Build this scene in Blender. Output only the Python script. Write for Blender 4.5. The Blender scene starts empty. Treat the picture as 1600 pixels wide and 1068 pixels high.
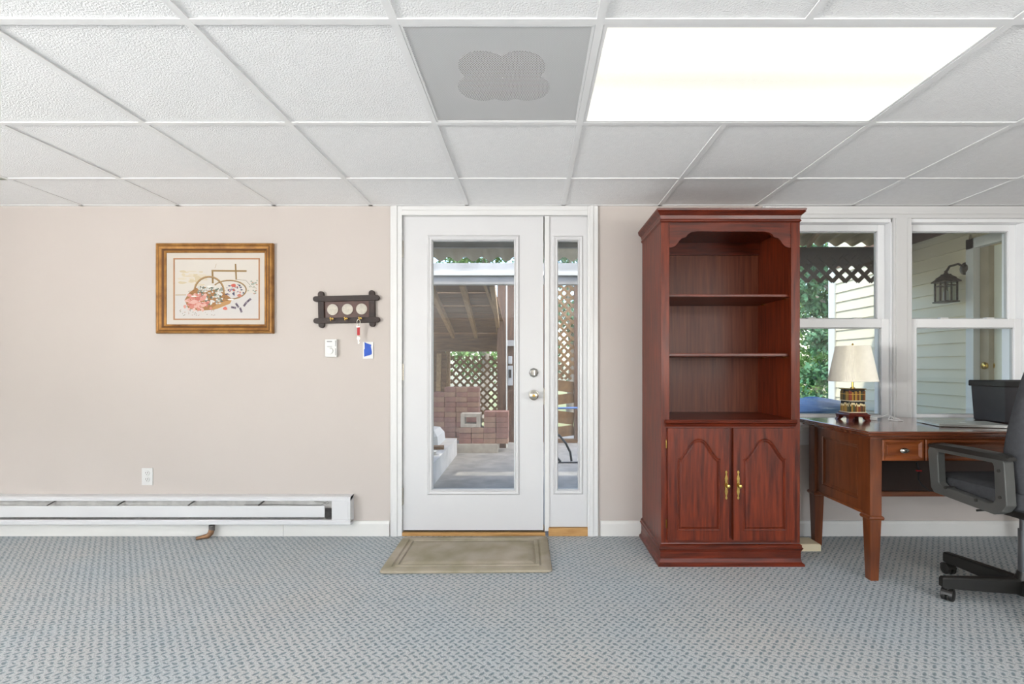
import bpy, bmesh, math, random
from mathutils import Vector, Matrix
random.seed(7)
R = math.radians
SC = bpy.context.scene
COL = SC.collection
# ------------------------------------------------------------------ camera
F = 767.0                       # focal length in pixels of the 1600x1068 frame
CX, CY = 830.0, 572.0           # vanishing point
CZ = 1.078                      # camera height
WY = 3.13                       # interior face of the end wall
cam_d = bpy.data.cameras.new('camera')
cam = bpy.data.objects.new('camera', cam_d); COL.objects.link(cam)
cam.location = (0, 0, CZ); cam.rotation_euler = (R(90), 0, 0)
cam_d.sensor_fit = 'HORIZONTAL'; cam_d.sensor_width = 36
cam_d.lens = 36 * F / 1600
cam_d.shift_x = -(CX - 800) / 1600
cam_d.shift_y = (CY - 534) / 1600
cam_d.clip_start = 0.05; cam_d.clip_end = 200
SC.camera = cam
# ------------------------------------------------------------------ world, sun, exposure
w = bpy.data.worlds.new('world'); SC.world = w; w.use_nodes = True
nt = w.node_tree; nt.nodes.clear()
sky = nt.nodes.new('ShaderNodeTexSky'); sky.sky_type = 'NISHITA'; sky.sun_disc = False
sky.sun_elevation = R(52); sky.sun_rotation = R(115); sky.dust_density = 2.0
bg = nt.nodes.new('ShaderNodeBackground'); bg.inputs[1].default_value = 0.9
wo = nt.nodes.new('ShaderNodeOutputWorld')
nt.links.new(sky.outputs[0], bg.inputs[0]); nt.links.new(bg.outputs[0], wo.inputs[0])
sl = bpy.data.lights.new('sun', 'SUN'); sl.energy = 5.0; sl.angle = R(2); sl.color = (1, .95, .86)
so = bpy.data.objects.new('sun', sl); COL.objects.link(so)
so.rotation_euler = Vector((.55, .25, -.8)).to_track_quat('-Z', 'Y').to_euler()
so.location = (-6, 2, 12)
# unseen fill lamps added at openings in the rear, left and right walls
def unseen_fill_lamp(loc, direction, sx, sy, energy):
    al = bpy.data.lights.new('unseen_fill_lamp', 'AREA'); al.shape = 'RECTANGLE'; al.size = sx; al.size_y = sy
    al.energy = energy; al.color = (1, .99, .97)
    ao = bpy.data.objects.new('unseen_fill_lamp', al); COL.objects.link(ao); ao.location = loc
    ao.rotation_euler = Vector(direction).to_track_quat('-Z', 'Y').to_euler()
unseen_fill_lamp((-3.42, -4.1, 1.25), (.12, 1, 1.3), 2.1, 1.45, 20)
unseen_fill_lamp((2.15, -4.1, 1.25), (-.12, 1, 1.3), 1.9, 1.45, 100)
unseen_fill_lamp((-4.8, -1.85, 1.25), (1, -.15, 2.2), 2.8, 1.35, 850)
unseen_fill_lamp((3.42, -1.85, 1.25), (-1, -.25, 2.2), 2.8, 1.35, 250)
SC.view_settings.view_transform = 'Standard'; SC.view_settings.look = 'None'
SC.view_settings.exposure = -0.06; SC.view_settings.gamma = 1.0; SC.view_settings.use_curve_mapping = False
TROFFER_STRENGTH = 1.1

# ------------------------------------------------------------------ helpers
def P(px, py, d):
    return Vector(((px - CX) / F * d, d, CZ - (py - CY) / F * d))
def WX(px, d=WY): return (px - CX) / F * d
def WZ(py, d=WY): return CZ - (py - CY) / F * d

class MB:
    def __init__(s): s.bm = bmesh.new()
    def box(s, x0, x1, y0, y1, z0, z1, bev=0):
        r = bmesh.ops.create_cube(s.bm, size=1)
        vs = r['verts']
        for v in vs:
            v.co = Vector((x0 + (v.co.x + .5) * (x1 - x0), y0 + (v.co.y + .5) * (y1 - y0), z0 + (v.co.z + .5) * (z1 - z0)))
        if bev:
            es = list({e for v in vs for e in v.link_edges})
            bmesh.ops.bevel(s.bm, geom=es, offset=bev, segments=2, profile=.7, affect='EDGES')
        return s
    def bar(s, a, b, wx, wz, up=(0, 0, 1)):
        a = Vector(a); b = Vector(b); d = (b - a).normalized(); up = Vector(up)
        if abs(d.dot(up)) > .98: up = Vector((0, 1, 0))
        sx = d.cross(up).normalized() * wx / 2; sz = sx.cross(d).normalized() * wz / 2
        vs = [s.bm.verts.new(p + i * sx + j * sz) for p in (a, b) for i, j in ((-1, -1), (1, -1), (1, 1), (-1, 1))]
        for f in ((3, 2, 1, 0), (4, 5, 6, 7), (0, 1, 5, 4), (1, 2, 6, 5), (2, 3, 7, 6), (3, 0, 4, 7)):
            s.bm.faces.new([vs[i] for i in f])
        return s
    def loops(s, loops, caps=True, closed=False):
        rows = [[s.bm.verts.new(p) for p in L] for L in loops]
        n = len(rows[0])
        pairs = list(zip(rows, rows[1:])) + ([(rows[-1], rows[0])] if closed else [])
        for a, b in pairs:
            for i in range(n):
                s.bm.faces.new((a[i], a[(i + 1) % n], b[(i + 1) % n], b[i]))
        if caps and not closed:
            s.bm.faces.new(rows[0][::-1]); s.bm.faces.new(rows[-1])
        return s
    def stack(s, L):            # (z, x0, x1, y0, y1) rectangles lofted upward
        return s.loops([[(x0, y0, z), (x1, y0, z), (x1, y1, z), (x0, y1, z)] for z, x0, x1, y0, y1 in L])
    def tube(s, pts, r, n=8, closed=False):
        pts = [Vector(p) for p in pts]; L = []
        m = len(pts); prev = None
        for i, p in enumerate(pts):
            a = pts[i - 1] if (i > 0 or closed) else pts[i]
            b = pts[(i + 1) % m] if (i < m - 1 or closed) else pts[i]
            d = (b - a).normalized()
            if prev is None:
                u = Vector((0, 0, 1)) if abs(d.z) < .9 else Vector((1, 0, 0))
                u = (u - d * u.dot(d)).normalized()
            else:
                u = (prev - d * prev.dot(d)).normalized()
            prev = u; v = d.cross(u)
            rr = r[i] if isinstance(r, (list, tuple)) else r
            L.append([p + (u * math.cos(2 * math.pi * k / n) + v * math.sin(2 * math.pi * k / n)) * rr for k in range(n)])
        return s.loops(L, closed=closed)
    def lathe(s, prof, c, axis='z', n=20):
        c = Vector(c); L = []
        for r, h in prof:
            ring = []
            for k in range(n):
                a = 2 * math.pi * k / n; u, v = max(r, 1e-4) * math.cos(a), max(r, 1e-4) * math.sin(a)
                ring.append(c + (Vector((u, v, h)) if axis == 'z' else Vector((u, -h, v)) if axis == '-y' else Vector((h, u, v))))
            L.append(ring)
        return s.loops(L)
    def prism_y(s, outline, y0, y1):     # outline of (x, z), extruded from y0 (front) to y1
        return s.loops([[(x, y0, z) for x, z in outline], [(x, y1, z) for x, z in outline]])
    def poly_y(s, outline, y):
        s.bm.faces.new([s.bm.verts.new((x, y, z)) for x, z in outline]); return s
    def build(s, name, mat, parent=None, local=False, smooth=False, bevel=0):
        bmesh.ops.recalc_face_normals(s.bm, faces=s.bm.faces)
        if parent is not None and not local:
            root = parent
            off = Vector((0, 0, 0))
            while root is not None:
                off += root.location; root = root.parent
            for v in s.bm.verts: v.co -= off
        me = bpy.data.meshes.new(name); s.bm.to_mesh(me); s.bm.free()
        if smooth:
            for p in me.polygons: p.use_smooth = True
            try: me.set_sharp_from_angle(angle=R(40))
            except Exception: pass
        me.materials.append(mat)
        o = bpy.data.objects.new(name, me); COL.objects.link(o); o.parent = parent
        if bevel:
            m = o.modifiers.new('bevel', 'BEVEL'); m.width = bevel; m.segments = 2; m.limit_method = 'ANGLE'
        return o
def thing(name, label, cat, loc=(0, 0, 0), rz=0, group=None):
    o = bpy.data.objects.new(name, None); COL.objects.link(o)
    o.location = loc; o.rotation_euler = (0, 0, rz); o.empty_display_size = .05
    return tag(o, label, cat, group)
def tag(o, label, cat, group=None):
    o['label'] = label; o['category'] = cat
    if group: o['group'] = group
    return o
def struct(o, label=None, cat=None):
    o['kind'] = 'structure'
    if label: o['label'] = label
    if cat: o['category'] = cat
    return o
def sempty(name, loc, label, cat):
    o = bpy.data.objects.new(name, None); COL.objects.link(o); o.location = loc; o.empty_display_size = .05
    return struct(o, label, cat)
def share(src, name, parent=None, loc=(0, 0, 0), rot=(0, 0, 0)):
    o = bpy.data.objects.new(name, src.data); COL.objects.link(o); o.parent = parent
    o.location = loc; o.rotation_euler = rot
    return o

# ------------------------------------------------------------------ materials
def lin(c):
    return tuple(((v / 255) / 12.92 if v / 255 <= .04045 else ((v / 255 + .055) / 1.055) ** 2.4) for v in c) + (1,)
def N(t, kind, **kw):
    n = t.nodes.new(kind)
    for k, v in kw.items(): setattr(n, k, v)
    return n
def math_(t, op, a, b=None, clamp=False):
    n = N(t, 'ShaderNodeMath', operation=op); n.use_clamp = clamp
    for i, v in enumerate((a, b)):
        if v is None: continue
        if isinstance(v, (int, float)): n.inputs[i].default_value = v
        else: t.links.new(v, n.inputs[i])
    return n.outputs[0]
def mat(name, c, rough=.5, metal=0, var=.06, scale=8, stretch=(1, 1, 1), bump=0, bscale=200, spec=.5, c2=None, coat=0, emis=None, estr=0):
    """principled material whose colour wanders a little by object-space noise; c in sRGB 0-255"""
    m = bpy.data.materials.new(name); m.use_nodes = True; t = m.node_tree
    b = t.nodes['Principled BSDF']
    b.inputs['Roughness'].default_value = rough; b.inputs['Metallic'].default_value = metal
    b.inputs['Specular IOR Level'].default_value = spec; b.inputs['Coat Weight'].default_value = coat
    b.inputs['Coat Roughness'].default_value = .15
    tc = N(t, 'ShaderNodeTexCoord'); mp = N(t, 'ShaderNodeMapping'); mp.inputs['Scale'].default_value = stretch
    t.links.new(tc.outputs['Object'], mp.inputs[0])
    no = N(t, 'ShaderNodeTexNoise'); no.inputs['Scale'].default_value = scale; no.inputs['Detail'].default_value = 5
    t.links.new(mp.outputs[0], no.inputs['Vector'])
    cr = N(t, 'ShaderNodeValToRGB')
    a = lin(c); d = lin(c2) if c2 else None
    cr.color_ramp.elements[0].position = .3; cr.color_ramp.elements[1].position = .7
    cr.color_ramp.elements[0].color = d if d else tuple(v * (1 - var) for v in a[:3]) + (1,)
    cr.color_ramp.elements[1].color = a if d else tuple(min(1, v * (1 + var)) for v in a[:3]) + (1,)
    t.links.new(no.outputs['Fac'], cr.inputs[0]); t.links.new(cr.outputs[0], b.inputs['Base Color'])
    if bump:
        n2 = N(t, 'ShaderNodeTexNoise'); n2.inputs['Scale'].default_value = bscale; n2.inputs['Detail'].default_value = 3
        t.links.new(mp.outputs[0], n2.inputs['Vector'])
        bp = N(t, 'ShaderNodeBump'); bp.inputs['Strength'].default_value = bump; bp.inputs['Distance'].default_value = .004
        t.links.new(n2.outputs['Fac'], bp.inputs['Height']); t.links.new(bp.outputs[0], b.inputs['Normal'])
    if emis:
        b.inputs['Emission Color'].default_value = lin(emis); b.inputs['Emission Strength'].default_value = estr
    return m
def glass_mat(name, tint=(1, 1, 1), refl=1.0):
    m = bpy.data.materials.new(name); m.use_nodes = True; t = m.node_tree; t.nodes.clear()
    tr = N(t, 'ShaderNodeBsdfTransparent'); tr.inputs[0].default_value = tint + (1,)
    gl = N(t, 'ShaderNodeBsdfGlossy'); gl.inputs['Roughness'].default_value = .01
    lw = N(t, 'ShaderNodeLayerWeight'); lw.inputs[0].default_value = .5; fz = math_(t, 'ADD', math_(t, 'MULTIPLY', math_(t, 'POWER', lw.outputs['Facing'], 5), .96), .04)
    mx = N(t, 'ShaderNodeMixShader'); o = N(t, 'ShaderNodeOutputMaterial')
    t.links.new(math_(t, 'MULTIPLY', fz, refl, True), mx.inputs[0])
    t.links.new(tr.outputs[0], mx.inputs[1]); t.links.new(gl.outputs[0], mx.inputs[2]); t.links.new(mx.outputs[0], o.inputs[0])
    return m
def carpet_mat():
    m = bpy.data.materials.new('carpet_loop_pile'); m.use_nodes = True; t = m.node_tree; b = t.nodes['Principled BSDF']
    b.inputs['Roughness'].default_value = .95; b.inputs['Specular IOR Level'].default_value = .1
    tc = N(t, 'ShaderNodeTexCoord'); sx = N(t, 'ShaderNodeSeparateXYZ'); t.links.new(tc.outputs['Object'], sx.inputs[0])
    wob = N(t, 'ShaderNodeTexNoise'); wob.inputs['Scale'].default_value = 55; wob.inputs['Detail'].default_value = 2
    t.links.new(tc.outputs['Object'], wob.inputs['Vector'])
    wv = math_(t, 'MULTIPLY', math_(t, 'SUBTRACT', wob.outputs['Fac'], .5), .5)
    u = math_(t, 'ADD', math_(t, 'DIVIDE', sx.outputs[0], .0345), wv)
    v = math_(t, 'ADD', math_(t, 'DIVIDE', sx.outputs[1], .041), wv)
    def cell(u, v, kx, ky, slant):
        a = math_(t, 'SUBTRACT', math_(t, 'FRACT', u), .5); c = math_(t, 'SUBTRACT', math_(t, 'FRACT', v), .5)
        c = math_(t, 'ADD', c, math_(t, 'MULTIPLY', a, slant))
        d = math_(t, 'ADD', math_(t, 'POWER', math_(t, 'ABSOLUTE', math_(t, 'MULTIPLY', a, kx)), 2), math_(t, 'POWER', math_(t, 'ABSOLUTE', math_(t, 'MULTIPLY', c, ky)), 2))
        return math_(t, 'SUBTRACT', 1.15, d, True)
    A = cell(u, v, 2.5, 7.0, .45)
    B = cell(math_(t, 'ADD', u, .5), math_(t, 'ADD', v, .5), 3.4, 4.6, -.5)
    msk = math_(t, 'MAXIMUM', A, B)
    fine = N(t, 'ShaderNodeTexNoise'); fine.inputs['Scale'].default_value = 240; fine.inputs['Detail'].default_value = 3
    t.links.new(tc.outputs['Object'], fine.inputs['Vector'])
    msk = math_(t, 'MULTIPLY', msk, math_(t, 'SUBTRACT', math_(t, 'MULTIPLY', fine.outputs['Fac'], 2.6), .45), True)
    big = N(t, 'ShaderNodeTexNoise'); big.inputs['Scale'].default_value = 1.6; big.inputs['Detail'].default_value = 4
    t.links.new(tc.outputs['Object'], big.inputs['Vector'])
    cr = N(t, 'ShaderNodeValToRGB'); e = cr.color_ramp.elements
    e[0].position = .35; e[0].color = lin((188, 195, 199)); e[1].position = .65; e[1].color = lin((197, 197, 195))
    t.links.new(big.outputs['Fac'], cr.inputs[0])
    fl = N(t, 'ShaderNodeMix', data_type='RGBA', blend_type='MULTIPLY'); fl.inputs['Factor'].default_value = .8
    t.links.new(cr.outputs[0], fl.inputs[6])
    fr = N(t, 'ShaderNodeValToRGB'); fr.color_ramp.elements[0].position = .3; fr.color_ramp.elements[0].color = (.45, .45, .45, 1); fr.color_ramp.elements[1].position = .6
    t.links.new(fine.outputs['Fac'], fr.inputs[0]); t.links.new(fr.outputs[0], fl.inputs[7])
    mx = N(t, 'ShaderNodeMix', data_type='RGBA'); t.links.new(msk, mx.inputs[0]); t.links.new(fl.outputs[2], mx.inputs[6])
    mx.inputs[7].default_value = lin((108, 124, 130))
    t.links.new(mx.outputs[2], b.inputs['Base Color'])
    bp = N(t, 'ShaderNodeBump'); bp.inputs['Strength'].default_value = .5; bp.inputs['Distance'].default_value = .004
    t.links.new(math_(t, 'SUBTRACT', fine.outputs['Fac'], msk), bp.inputs['Height']); t.links.new(bp.outputs[0], b.inputs['Normal'])
    return m
def perforated_mat():
    m = bpy.data.materials.new('perforated_white_metal'); m.use_nodes = True; t = m.node_tree; b = t.nodes['Principled BSDF']
    b.inputs['Base Color'].default_value = lin((226, 226, 226)); b.inputs['Roughness'].default_value = .5
    tc = N(t, 'ShaderNodeTexCoord'); sx = N(t, 'ShaderNodeSeparateXYZ'); t.links.new(tc.outputs['Object'], sx.inputs[0])
    p = .0092
    def dots(ox, oy):
        a = math_(t, 'SUBTRACT', math_(t, 'FRACT', math_(t, 'ADD', math_(t, 'DIVIDE', sx.outputs[0], p), ox)), .5)
        c = math_(t, 'SUBTRACT', math_(t, 'FRACT', math_(t, 'ADD', math_(t, 'DIVIDE', sx.outputs[1], p), oy)), .5)
        return math_(t, 'LESS_THAN', math_(t, 'ADD', math_(t, 'MULTIPLY', a, a), math_(t, 'MULTIPLY', c, c)), .056)
    k = math_(t, 'MAXIMUM', dots(0, 0), dots(.5, .5))
    tr = N(t, 'ShaderNodeBsdfTransparent'); mx = N(t, 'ShaderNodeMixShader')
    t.links.new(k, mx.inputs[0]); t.links.new(b.outputs[0], mx.inputs[1]); t.links.new(tr.outputs[0], mx.inputs[2])
    t.links.new(mx.outputs[0], t.nodes['Material Output'].inputs[0])
    return m
def lens_mat():
    m = bpy.data.materials.new('prismatic_lens_lit'); m.use_nodes = True; t = m.node_tree; b = t.nodes['Principled BSDF']
    b.inputs['Base Color'].default_value = (.25, .25, .24, 1); b.inputs['Roughness'].default_value = .35
    tc = N(t, 'ShaderNodeTexCoord'); vo = N(t, 'ShaderNodeTexVoronoi'); vo.inputs['Scale'].default_value = 110
    t.links.new(tc.outputs['Object'], vo.inputs['Vector'])
    bp = N(t, 'ShaderNodeBump'); bp.inputs['Strength'].default_value = .4; bp.inputs['Distance'].default_value = .003
    t.links.new(vo.outputs['Distance'], bp.inputs['Height']); t.links.new(bp.outputs[0], b.inputs['Normal'])
    b.inputs['Emission Color'].default_value = (1, .985, .87, 1)
    sx = N(t, 'ShaderNodeSeparateXYZ'); t.links.new(tc.outputs['Object'], sx.inputs[0])   # two tubes glow through the lens
    d = math_(t, 'DIVIDE', math_(t, 'SUBTRACT', math_(t, 'ABSOLUTE', sx.outputs[1]), .17), .12)
    g = math_(t, 'POWER', 2.718, math_(t, 'MULTIPLY', math_(t, 'MULTIPLY', d, d), -1))
    t.links.new(math_(t, 'MULTIPLY', math_(t, 'ADD', math_(t, 'MULTIPLY', g, .45), .72), TROFFER_STRENGTH), b.inputs['Emission Strength'])
    return m
def vcol_mat(name, rough=.6):
    m = bpy.data.materials.new(name); m.use_nodes = True; t = m.node_tree; b = t.nodes['Principled BSDF']
    b.inputs['Roughness'].default_value = rough
    a = N(t, 'ShaderNodeVertexColor'); a.layer_name = 'Col'; t.links.new(a.outputs[0], b.inputs['Base Color'])
    return m
M = dict(
    wall=mat('painted_wall', (184, 176, 170), .75, var=.015, scale=2, bump=.06, bscale=260),
    tile=mat('ceiling_tile_fissured', (243, 243, 243), .9, var=.02, scale=30, bump=.9, bscale=170),
    grid=mat('grid_white_enamel', (236, 236, 236), .45, var=.01),
    gapshade=mat('gap_shade_grid', (150, 152, 138), .6, var=.2, scale=30),  # grey-green bar colour stands in for the shadow gap at a sagging tile
    white=mat('white_gloss_paint', (209, 209, 208), .35, var=.012, scale=4),
    doorw=mat('white_door_enamel', (200, 200, 201), .4, var=.012, scale=3),
    vinyl=mat('white_vinyl', (234, 235, 236), .35, var=.01),
    base=mat('baseboard_white', (214, 213, 209), .45, var=.02, scale=6),
    heater=mat('heater_enamel', (208, 208, 209), .35, var=.015, scale=5),
    hbackplate=mat('heater_back_metal', (200, 198, 194), .5, var=.15, scale=20),  # pale grey of the plate behind the heater slots
    hblack=mat('heater_element_steel', (105, 102, 100), .45, .6, var=.3, scale=60),
    oak=mat('oak_threshold', (186, 146, 92), .5, c2=(160, 118, 68), stretch=(2, 20, 20), scale=5),
    bronze=mat('bronze_threshold', (92, 76, 52), .4, .5),
    cherry=mat('cherry_veneer', (112, 42, 17), .4, c2=(64, 20, 8), stretch=(14, 14, 1.2), scale=4, coat=.1, spec=.3),
    cherry_h=mat('cherry_moulding', (106, 38, 16), .36, c2=(54, 16, 6), stretch=(1.2, 14, 14), scale=4, coat=.15, spec=.35),
    cherry_in=mat('cherry_back_panel', (116, 62, 42), .42, c2=(84, 41, 27), stretch=(18, 18, .8), scale=4, coat=.05, spec=.3),
    desk=mat('walnut_red_desk', (114, 60, 29), .34, c2=(78, 37, 16), stretch=(10, 10, 1.2), scale=4, coat=.2),
    kneeshade=mat('kneehole_shade_panel', (46, 27, 19), .5, var=.15, scale=6),  # near-black brown paints in the kneehole shadow
    desk_h=mat('desk_moulding', (132, 70, 32), .32, c2=(92, 44, 19), stretch=(1.2, 10, 10), scale=4, coat=.2),
    desk_top=mat('desk_top_polished', (112, 62, 40), .16, c2=(86, 44, 28), stretch=(1.2, 10, 10), scale=4, coat=.7),
    brass=mat('polished_brass', (196, 164, 92), .25, 1, var=.1, scale=30),
    nickel=mat('satin_nickel', (196, 192, 182), .22, 1, var=.06, scale=30),
    glass=glass_mat('window_glass', (.97, .985, .98), 1.3),
    crystal=mat('crystal_knob', (176, 176, 172), .12, .9, var=.3, scale=80),
    gold=mat('antique_gold_frame', (172, 124, 62), .4, .35, c2=(124, 82, 36), scale=18, stretch=(1, 1, 1)),
    golddk=mat('dark_gold_groove', (92, 58, 26), .5, .2, var=.15, scale=20),
    matboard=mat('cream_mat_board', (188, 181, 171), .9, var=.01),
    fillet=mat('brown_fillet', (160, 112, 74), .6, var=.1, scale=20),
    rack=mat('dark_carved_wood', (48, 30, 24), .6, c2=(28, 18, 14), scale=20, bump=.4, bscale=90),
    rackin=mat('red_brown_wood', (78, 44, 32), .45, c2=(58, 32, 24), scale=24),
    disc=mat('pale_glazed_disc', (178, 172, 158), .35, c2=(158, 152, 140), scale=60),
    red=mat('red_nylon', (166, 26, 34), .6, var=.1, scale=60),
    blue=mat('blue_tape', (28, 76, 172), .6, var=.1, scale=40),
    plastic=mat('white_plastic', (206, 206, 204), .4, var=.01),
    grey=mat('grey_print', (120, 120, 120), .6),
    slot=mat('dark_slot', (40, 38, 36), .6),
    mat_=mat('taupe_memory_foam', (170, 160, 146), .95, c2=(140, 133, 112), scale=6, bump=.3, bscale=300, spec=.1),
    copper=mat('dull_copper', (170, 128, 92), .5, .5, c2=(120, 92, 70), scale=40),
    carpet=carpet_mat(), perf=perforated_mat(), lens=lens_mat(),
    duct=mat('duct_dark_grey', (34, 34, 36), .7, var=.05), ductw=mat('duct_liner', (236, 236, 236), .8, var=.03),
    shade=mat('pleated_linen_shade', (244, 239, 226), .85, var=.03, scale=40),
    plinth=mat('mahogany_plinth', (84, 28, 18), .3, var=.2, scale=20), spines=vcol_mat('painted_book_spines', .45),
    art=vcol_mat('watercolour_print', .8),
    silver=mat('anodised_silver', (196, 198, 194), .35, .7, var=.02), logo=mat('pale_logo', (244, 246, 246), .3),
    bin=mat('black_bin_plastic', (34, 35, 40), .35, var=.1), binlid=mat('black_bin_lid', (22, 23, 25), .25, var=.1),
    fabric=mat('charcoal_fabric', (62, 63, 66), .9, var=.12, scale=60, bump=.3, bscale=500, spec=.2),
    armp=mat('grey_black_plastic', (70, 71, 69), .42, var=.06, scale=20), blackp=mat('black_plastic', (26, 25, 23), .45, var=.1, scale=20),
    steel=mat('grey_gas_column', (120, 122, 126), .3, .8), cream=mat('cream_plastic', (224, 212, 180), .5, var=.03),
    cord=mat('black_cable', (26, 26, 28), .5), wcord=mat('white_cable', (232, 232, 230), .45),
    concrete=mat('patio_concrete', (150, 146, 138), .9, c2=(120, 117, 112), scale=5, bump=.4, bscale=60),
    lawn=mat('lawn', (104, 120, 70), .95, c2=(140, 130, 96), scale=2),
    oldwood=mat('weathered_brown_wood', (128, 98, 68), .85, c2=(92, 68, 46), stretch=(1.5, 12, 12), scale=3),
    rafterw=mat('tan_rafter_wood', (170, 140, 100), .8, c2=(140, 110, 76), stretch=(12, 1.5, 12), scale=3),
    postw=mat('dark_post_wood', (104, 78, 60), .85, c2=(74, 54, 42), stretch=(12, 12, 1.5), scale=3),
    latt=mat('brown_lattice', (132, 100, 62), .8, c2=(104, 76, 46), scale=10),
    lattdk=mat('dark_brown_lattice', (78, 66, 52), .8, c2=(62, 52, 42), scale=10),
    greyw=mat('pale_grey_paint', (186, 184, 180), .7, c2=(160, 158, 154), scale=5),
    corr=mat('corrugated_sheet', (206, 198, 178), .6, c2=(180, 168, 140), scale=3),
    corr2=mat('aged_tan_corrugated_sheet', (190, 170, 128), .6, c2=(150, 128, 88), scale=4, stretch=(3, .4, 1)),
    brick=mat('red_paver', (150, 112, 100), .9, c2=(126, 92, 82), scale=9, bump=.3, bscale=80),
    brick2=mat('tan_red_paver', (160, 128, 108), .9, c2=(138, 108, 92), scale=9, bump=.3, bscale=80),
    block=mat('pale_block', (180, 172, 158), .9, c2=(160, 152, 140), scale=12),
    siding=mat('cream_siding', (222, 212, 182), .6, var=.03, scale=3), exttrim=mat('exterior_trim', (214, 214, 206), .5, var=.02),
    jambw=mat('weathered_jamb', (160, 150, 128), .7, var=.08),
    extdoor=mat('exterior_door_paint', (206, 208, 190), .45, var=.02), lantern=mat('weathered_copper_lantern', (98, 88, 76), .45, .6, c2=(66, 60, 52), scale=40),
    lglass=glass_mat('lantern_glass', (.86, .88, .86), 2.0), soffit=mat('brown_soffit', (112, 82, 62), .8, var=.1),
    tarp=mat('blue_tarp', (92, 128, 168), .45, c2=(62, 98, 142), scale=6, bump=.5, bscale=20),
    leaf=mat('leaf_green', (112, 150, 66), .6, c2=(58, 98, 42), scale=3), leaf2=mat('leaf_blue_green', (84, 132, 84), .6, c2=(40, 84, 56), scale=3),
    bark=mat('pale_bark', (168, 156, 144), .9, c2=(120, 108, 96), scale=6), black=mat('black_metal_tube', (34, 34, 36), .4, .3),
    bluerod=mat('blue_rod', (84, 116, 170), .4), meter=mat('grey_meter_box', (176, 178, 178), .5, var=.05),
    roofm=mat('roof_felt', (90, 88, 86), .9),
)

# ================================================================== room shell
XL, XR, YR = -4.7, 3.30, -4.0
CE = CZ + 250 / 245             # ceiling plane
floor = MB().box(XL, XR, YR, WY, -.12, 0).build('floor', M['carpet']); struct(floor, 'grey blue patterned loop carpet covering the room', 'floor')
DX0, DX1, DZ1 = -.885, .418, 2.085      # door unit rough opening
WX0, WX1, WZ0, WZ1 = 1.55, 3.165, .70, 2.03
m = MB()
m.box(XL, DX0, WY, WY + .15, 0, 2.4); m.box(DX0, DX1, WY, WY + .15, DZ1, 2.4); m.box(DX1, WX0, WY, WY + .15, 0, 2.4)
m.box(WX0, WX1, WY, WY + .15, 0, WZ0); m.box(WX0, WX1, WY, WY + .15, WZ1, 2.4); m.box(WX1, XR + .12, WY, WY + .15, 0, 2.4)
struct(m.build('wall_back', M['wall']), 'pale pinkish beige painted wall with glazed door and windows', 'wall')
m = MB(); m.box(XL - .12, XL, YR, -3.3, 0, 2.4); m.box(XL - .12, XL, -.4, WY + .15, 0, 2.4); m.box(XL - .12, XL, -3.3, -.4, 0, .55); m.box(XL - .12, XL, -3.3, -.4, 1.97, 2.4)  # unseen opening added here for the left fill lamp
struct(m.build('wall_left', M['wall']), 'pale beige side wall beyond the heater', 'wall')
m = MB(); m.box(XR, XR + .1, YR, -3.3, 0, 2.4); m.box(XR, XR + .1, -.4, WY, 0, 2.4); m.box(XR, XR + .1, -3.3, -.4, 0, .55); m.box(XR, XR + .1, -3.3, -.4, 1.97, 2.4)  # unseen opening added here for the right fill lamp
struct(m.build('wall_right', M['wall']), 'pale beige side wall beyond the desk', 'wall')
m = MB()
m.box(XL, -4.5, YR - .12, YR, 0, 2.4); m.box(-2.35, 1.2, YR - .12, YR, 0, 2.4); m.box(3.1, XR, YR - .12, YR, 0, 2.4)
for a, b in ((-4.5, -2.35), (1.2, 3.1)): m.box(a, b, YR - .12, YR, 0, .5); m.box(a, b, YR - .12, YR, 2.0, 2.4)  # both openings are added to let the rear fill lamps in
struct(m.build('wall_rear', M['wall']), 'pale beige wall behind the camera with openings added for fill light', 'wall')
ceil = MB().box(XL - .12, XR + .12, YR - .12, WY + .15, 2.4, 2.5).build('ceiling', M['roofm']); struct(ceil, 'white suspended tile ceiling with a metal grid', 'ceiling')
# suspended grid: module .6125, lines through x=.205 and y=1.456
MOD = .6125
gx = [.205 + MOD * k for k in range(-9, 7) if XL < .205 + MOD * k < XR]
gy = [1.456 + MOD * k for k in range(-9, 3) if YR < 1.456 + MOD * k < WY]
xs = [XL] + gx + [XR]; ys = [YR] + gy + [WY]
TH = .012                       # half width of a bar
TROF = [(.205, 1.456)] + [(.205 + k * MOD, 1.456 + j * MOD) for k in (-6, 2) for j in (-4, -8)]  # all but the first are unseen lights added behind the camera as fill
VENT = (.205 - MOD, 1.456)
for x in gx:
    cut = [(ty, ty + MOD) for tx, ty in TROF if abs(tx + MOD - x) < .01]
    y = YR
    for a, b in sorted(cut) + [(WY, WY)]:
        if a - TH > y: MB().box(x - TH, x + TH, y, a + (TH if a < WY else 0), CE, CE + .004).box(x - .002, x + .002, y, a - (.004 if a < WY else 0), CE + .004, CE + .035).build('grid_bar', M['grid'], ceil)
        y = b - TH
for y in gy:
    for a, b in zip(xs, xs[1:]):
        st = abs(y - (1.456 + 2 * MOD)) < .01 and abs(a - (.205 - 6 * MOD)) < .02
        MB().box(a + TH, b - TH, y - TH, y + TH, CE + .0003, CE + .0042).build('grid_bar', M['gapshade'] if st else M['grid'], ceil)
for nm, b_ in (('wall_angle', (XL, XR, WY - .02, WY, CE, CE + .003)), ('wall_angle', (XL, XR, YR, YR + .02, CE, CE + .003)),
               ('wall_angle', (XL, XL + .02, YR, WY, CE, CE + .003)), ('wall_angle', (XR - .02, XR, YR, WY, CE, CE + .003))):
    MB().box(*b_).build(nm, M['grid'], ceil)
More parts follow.
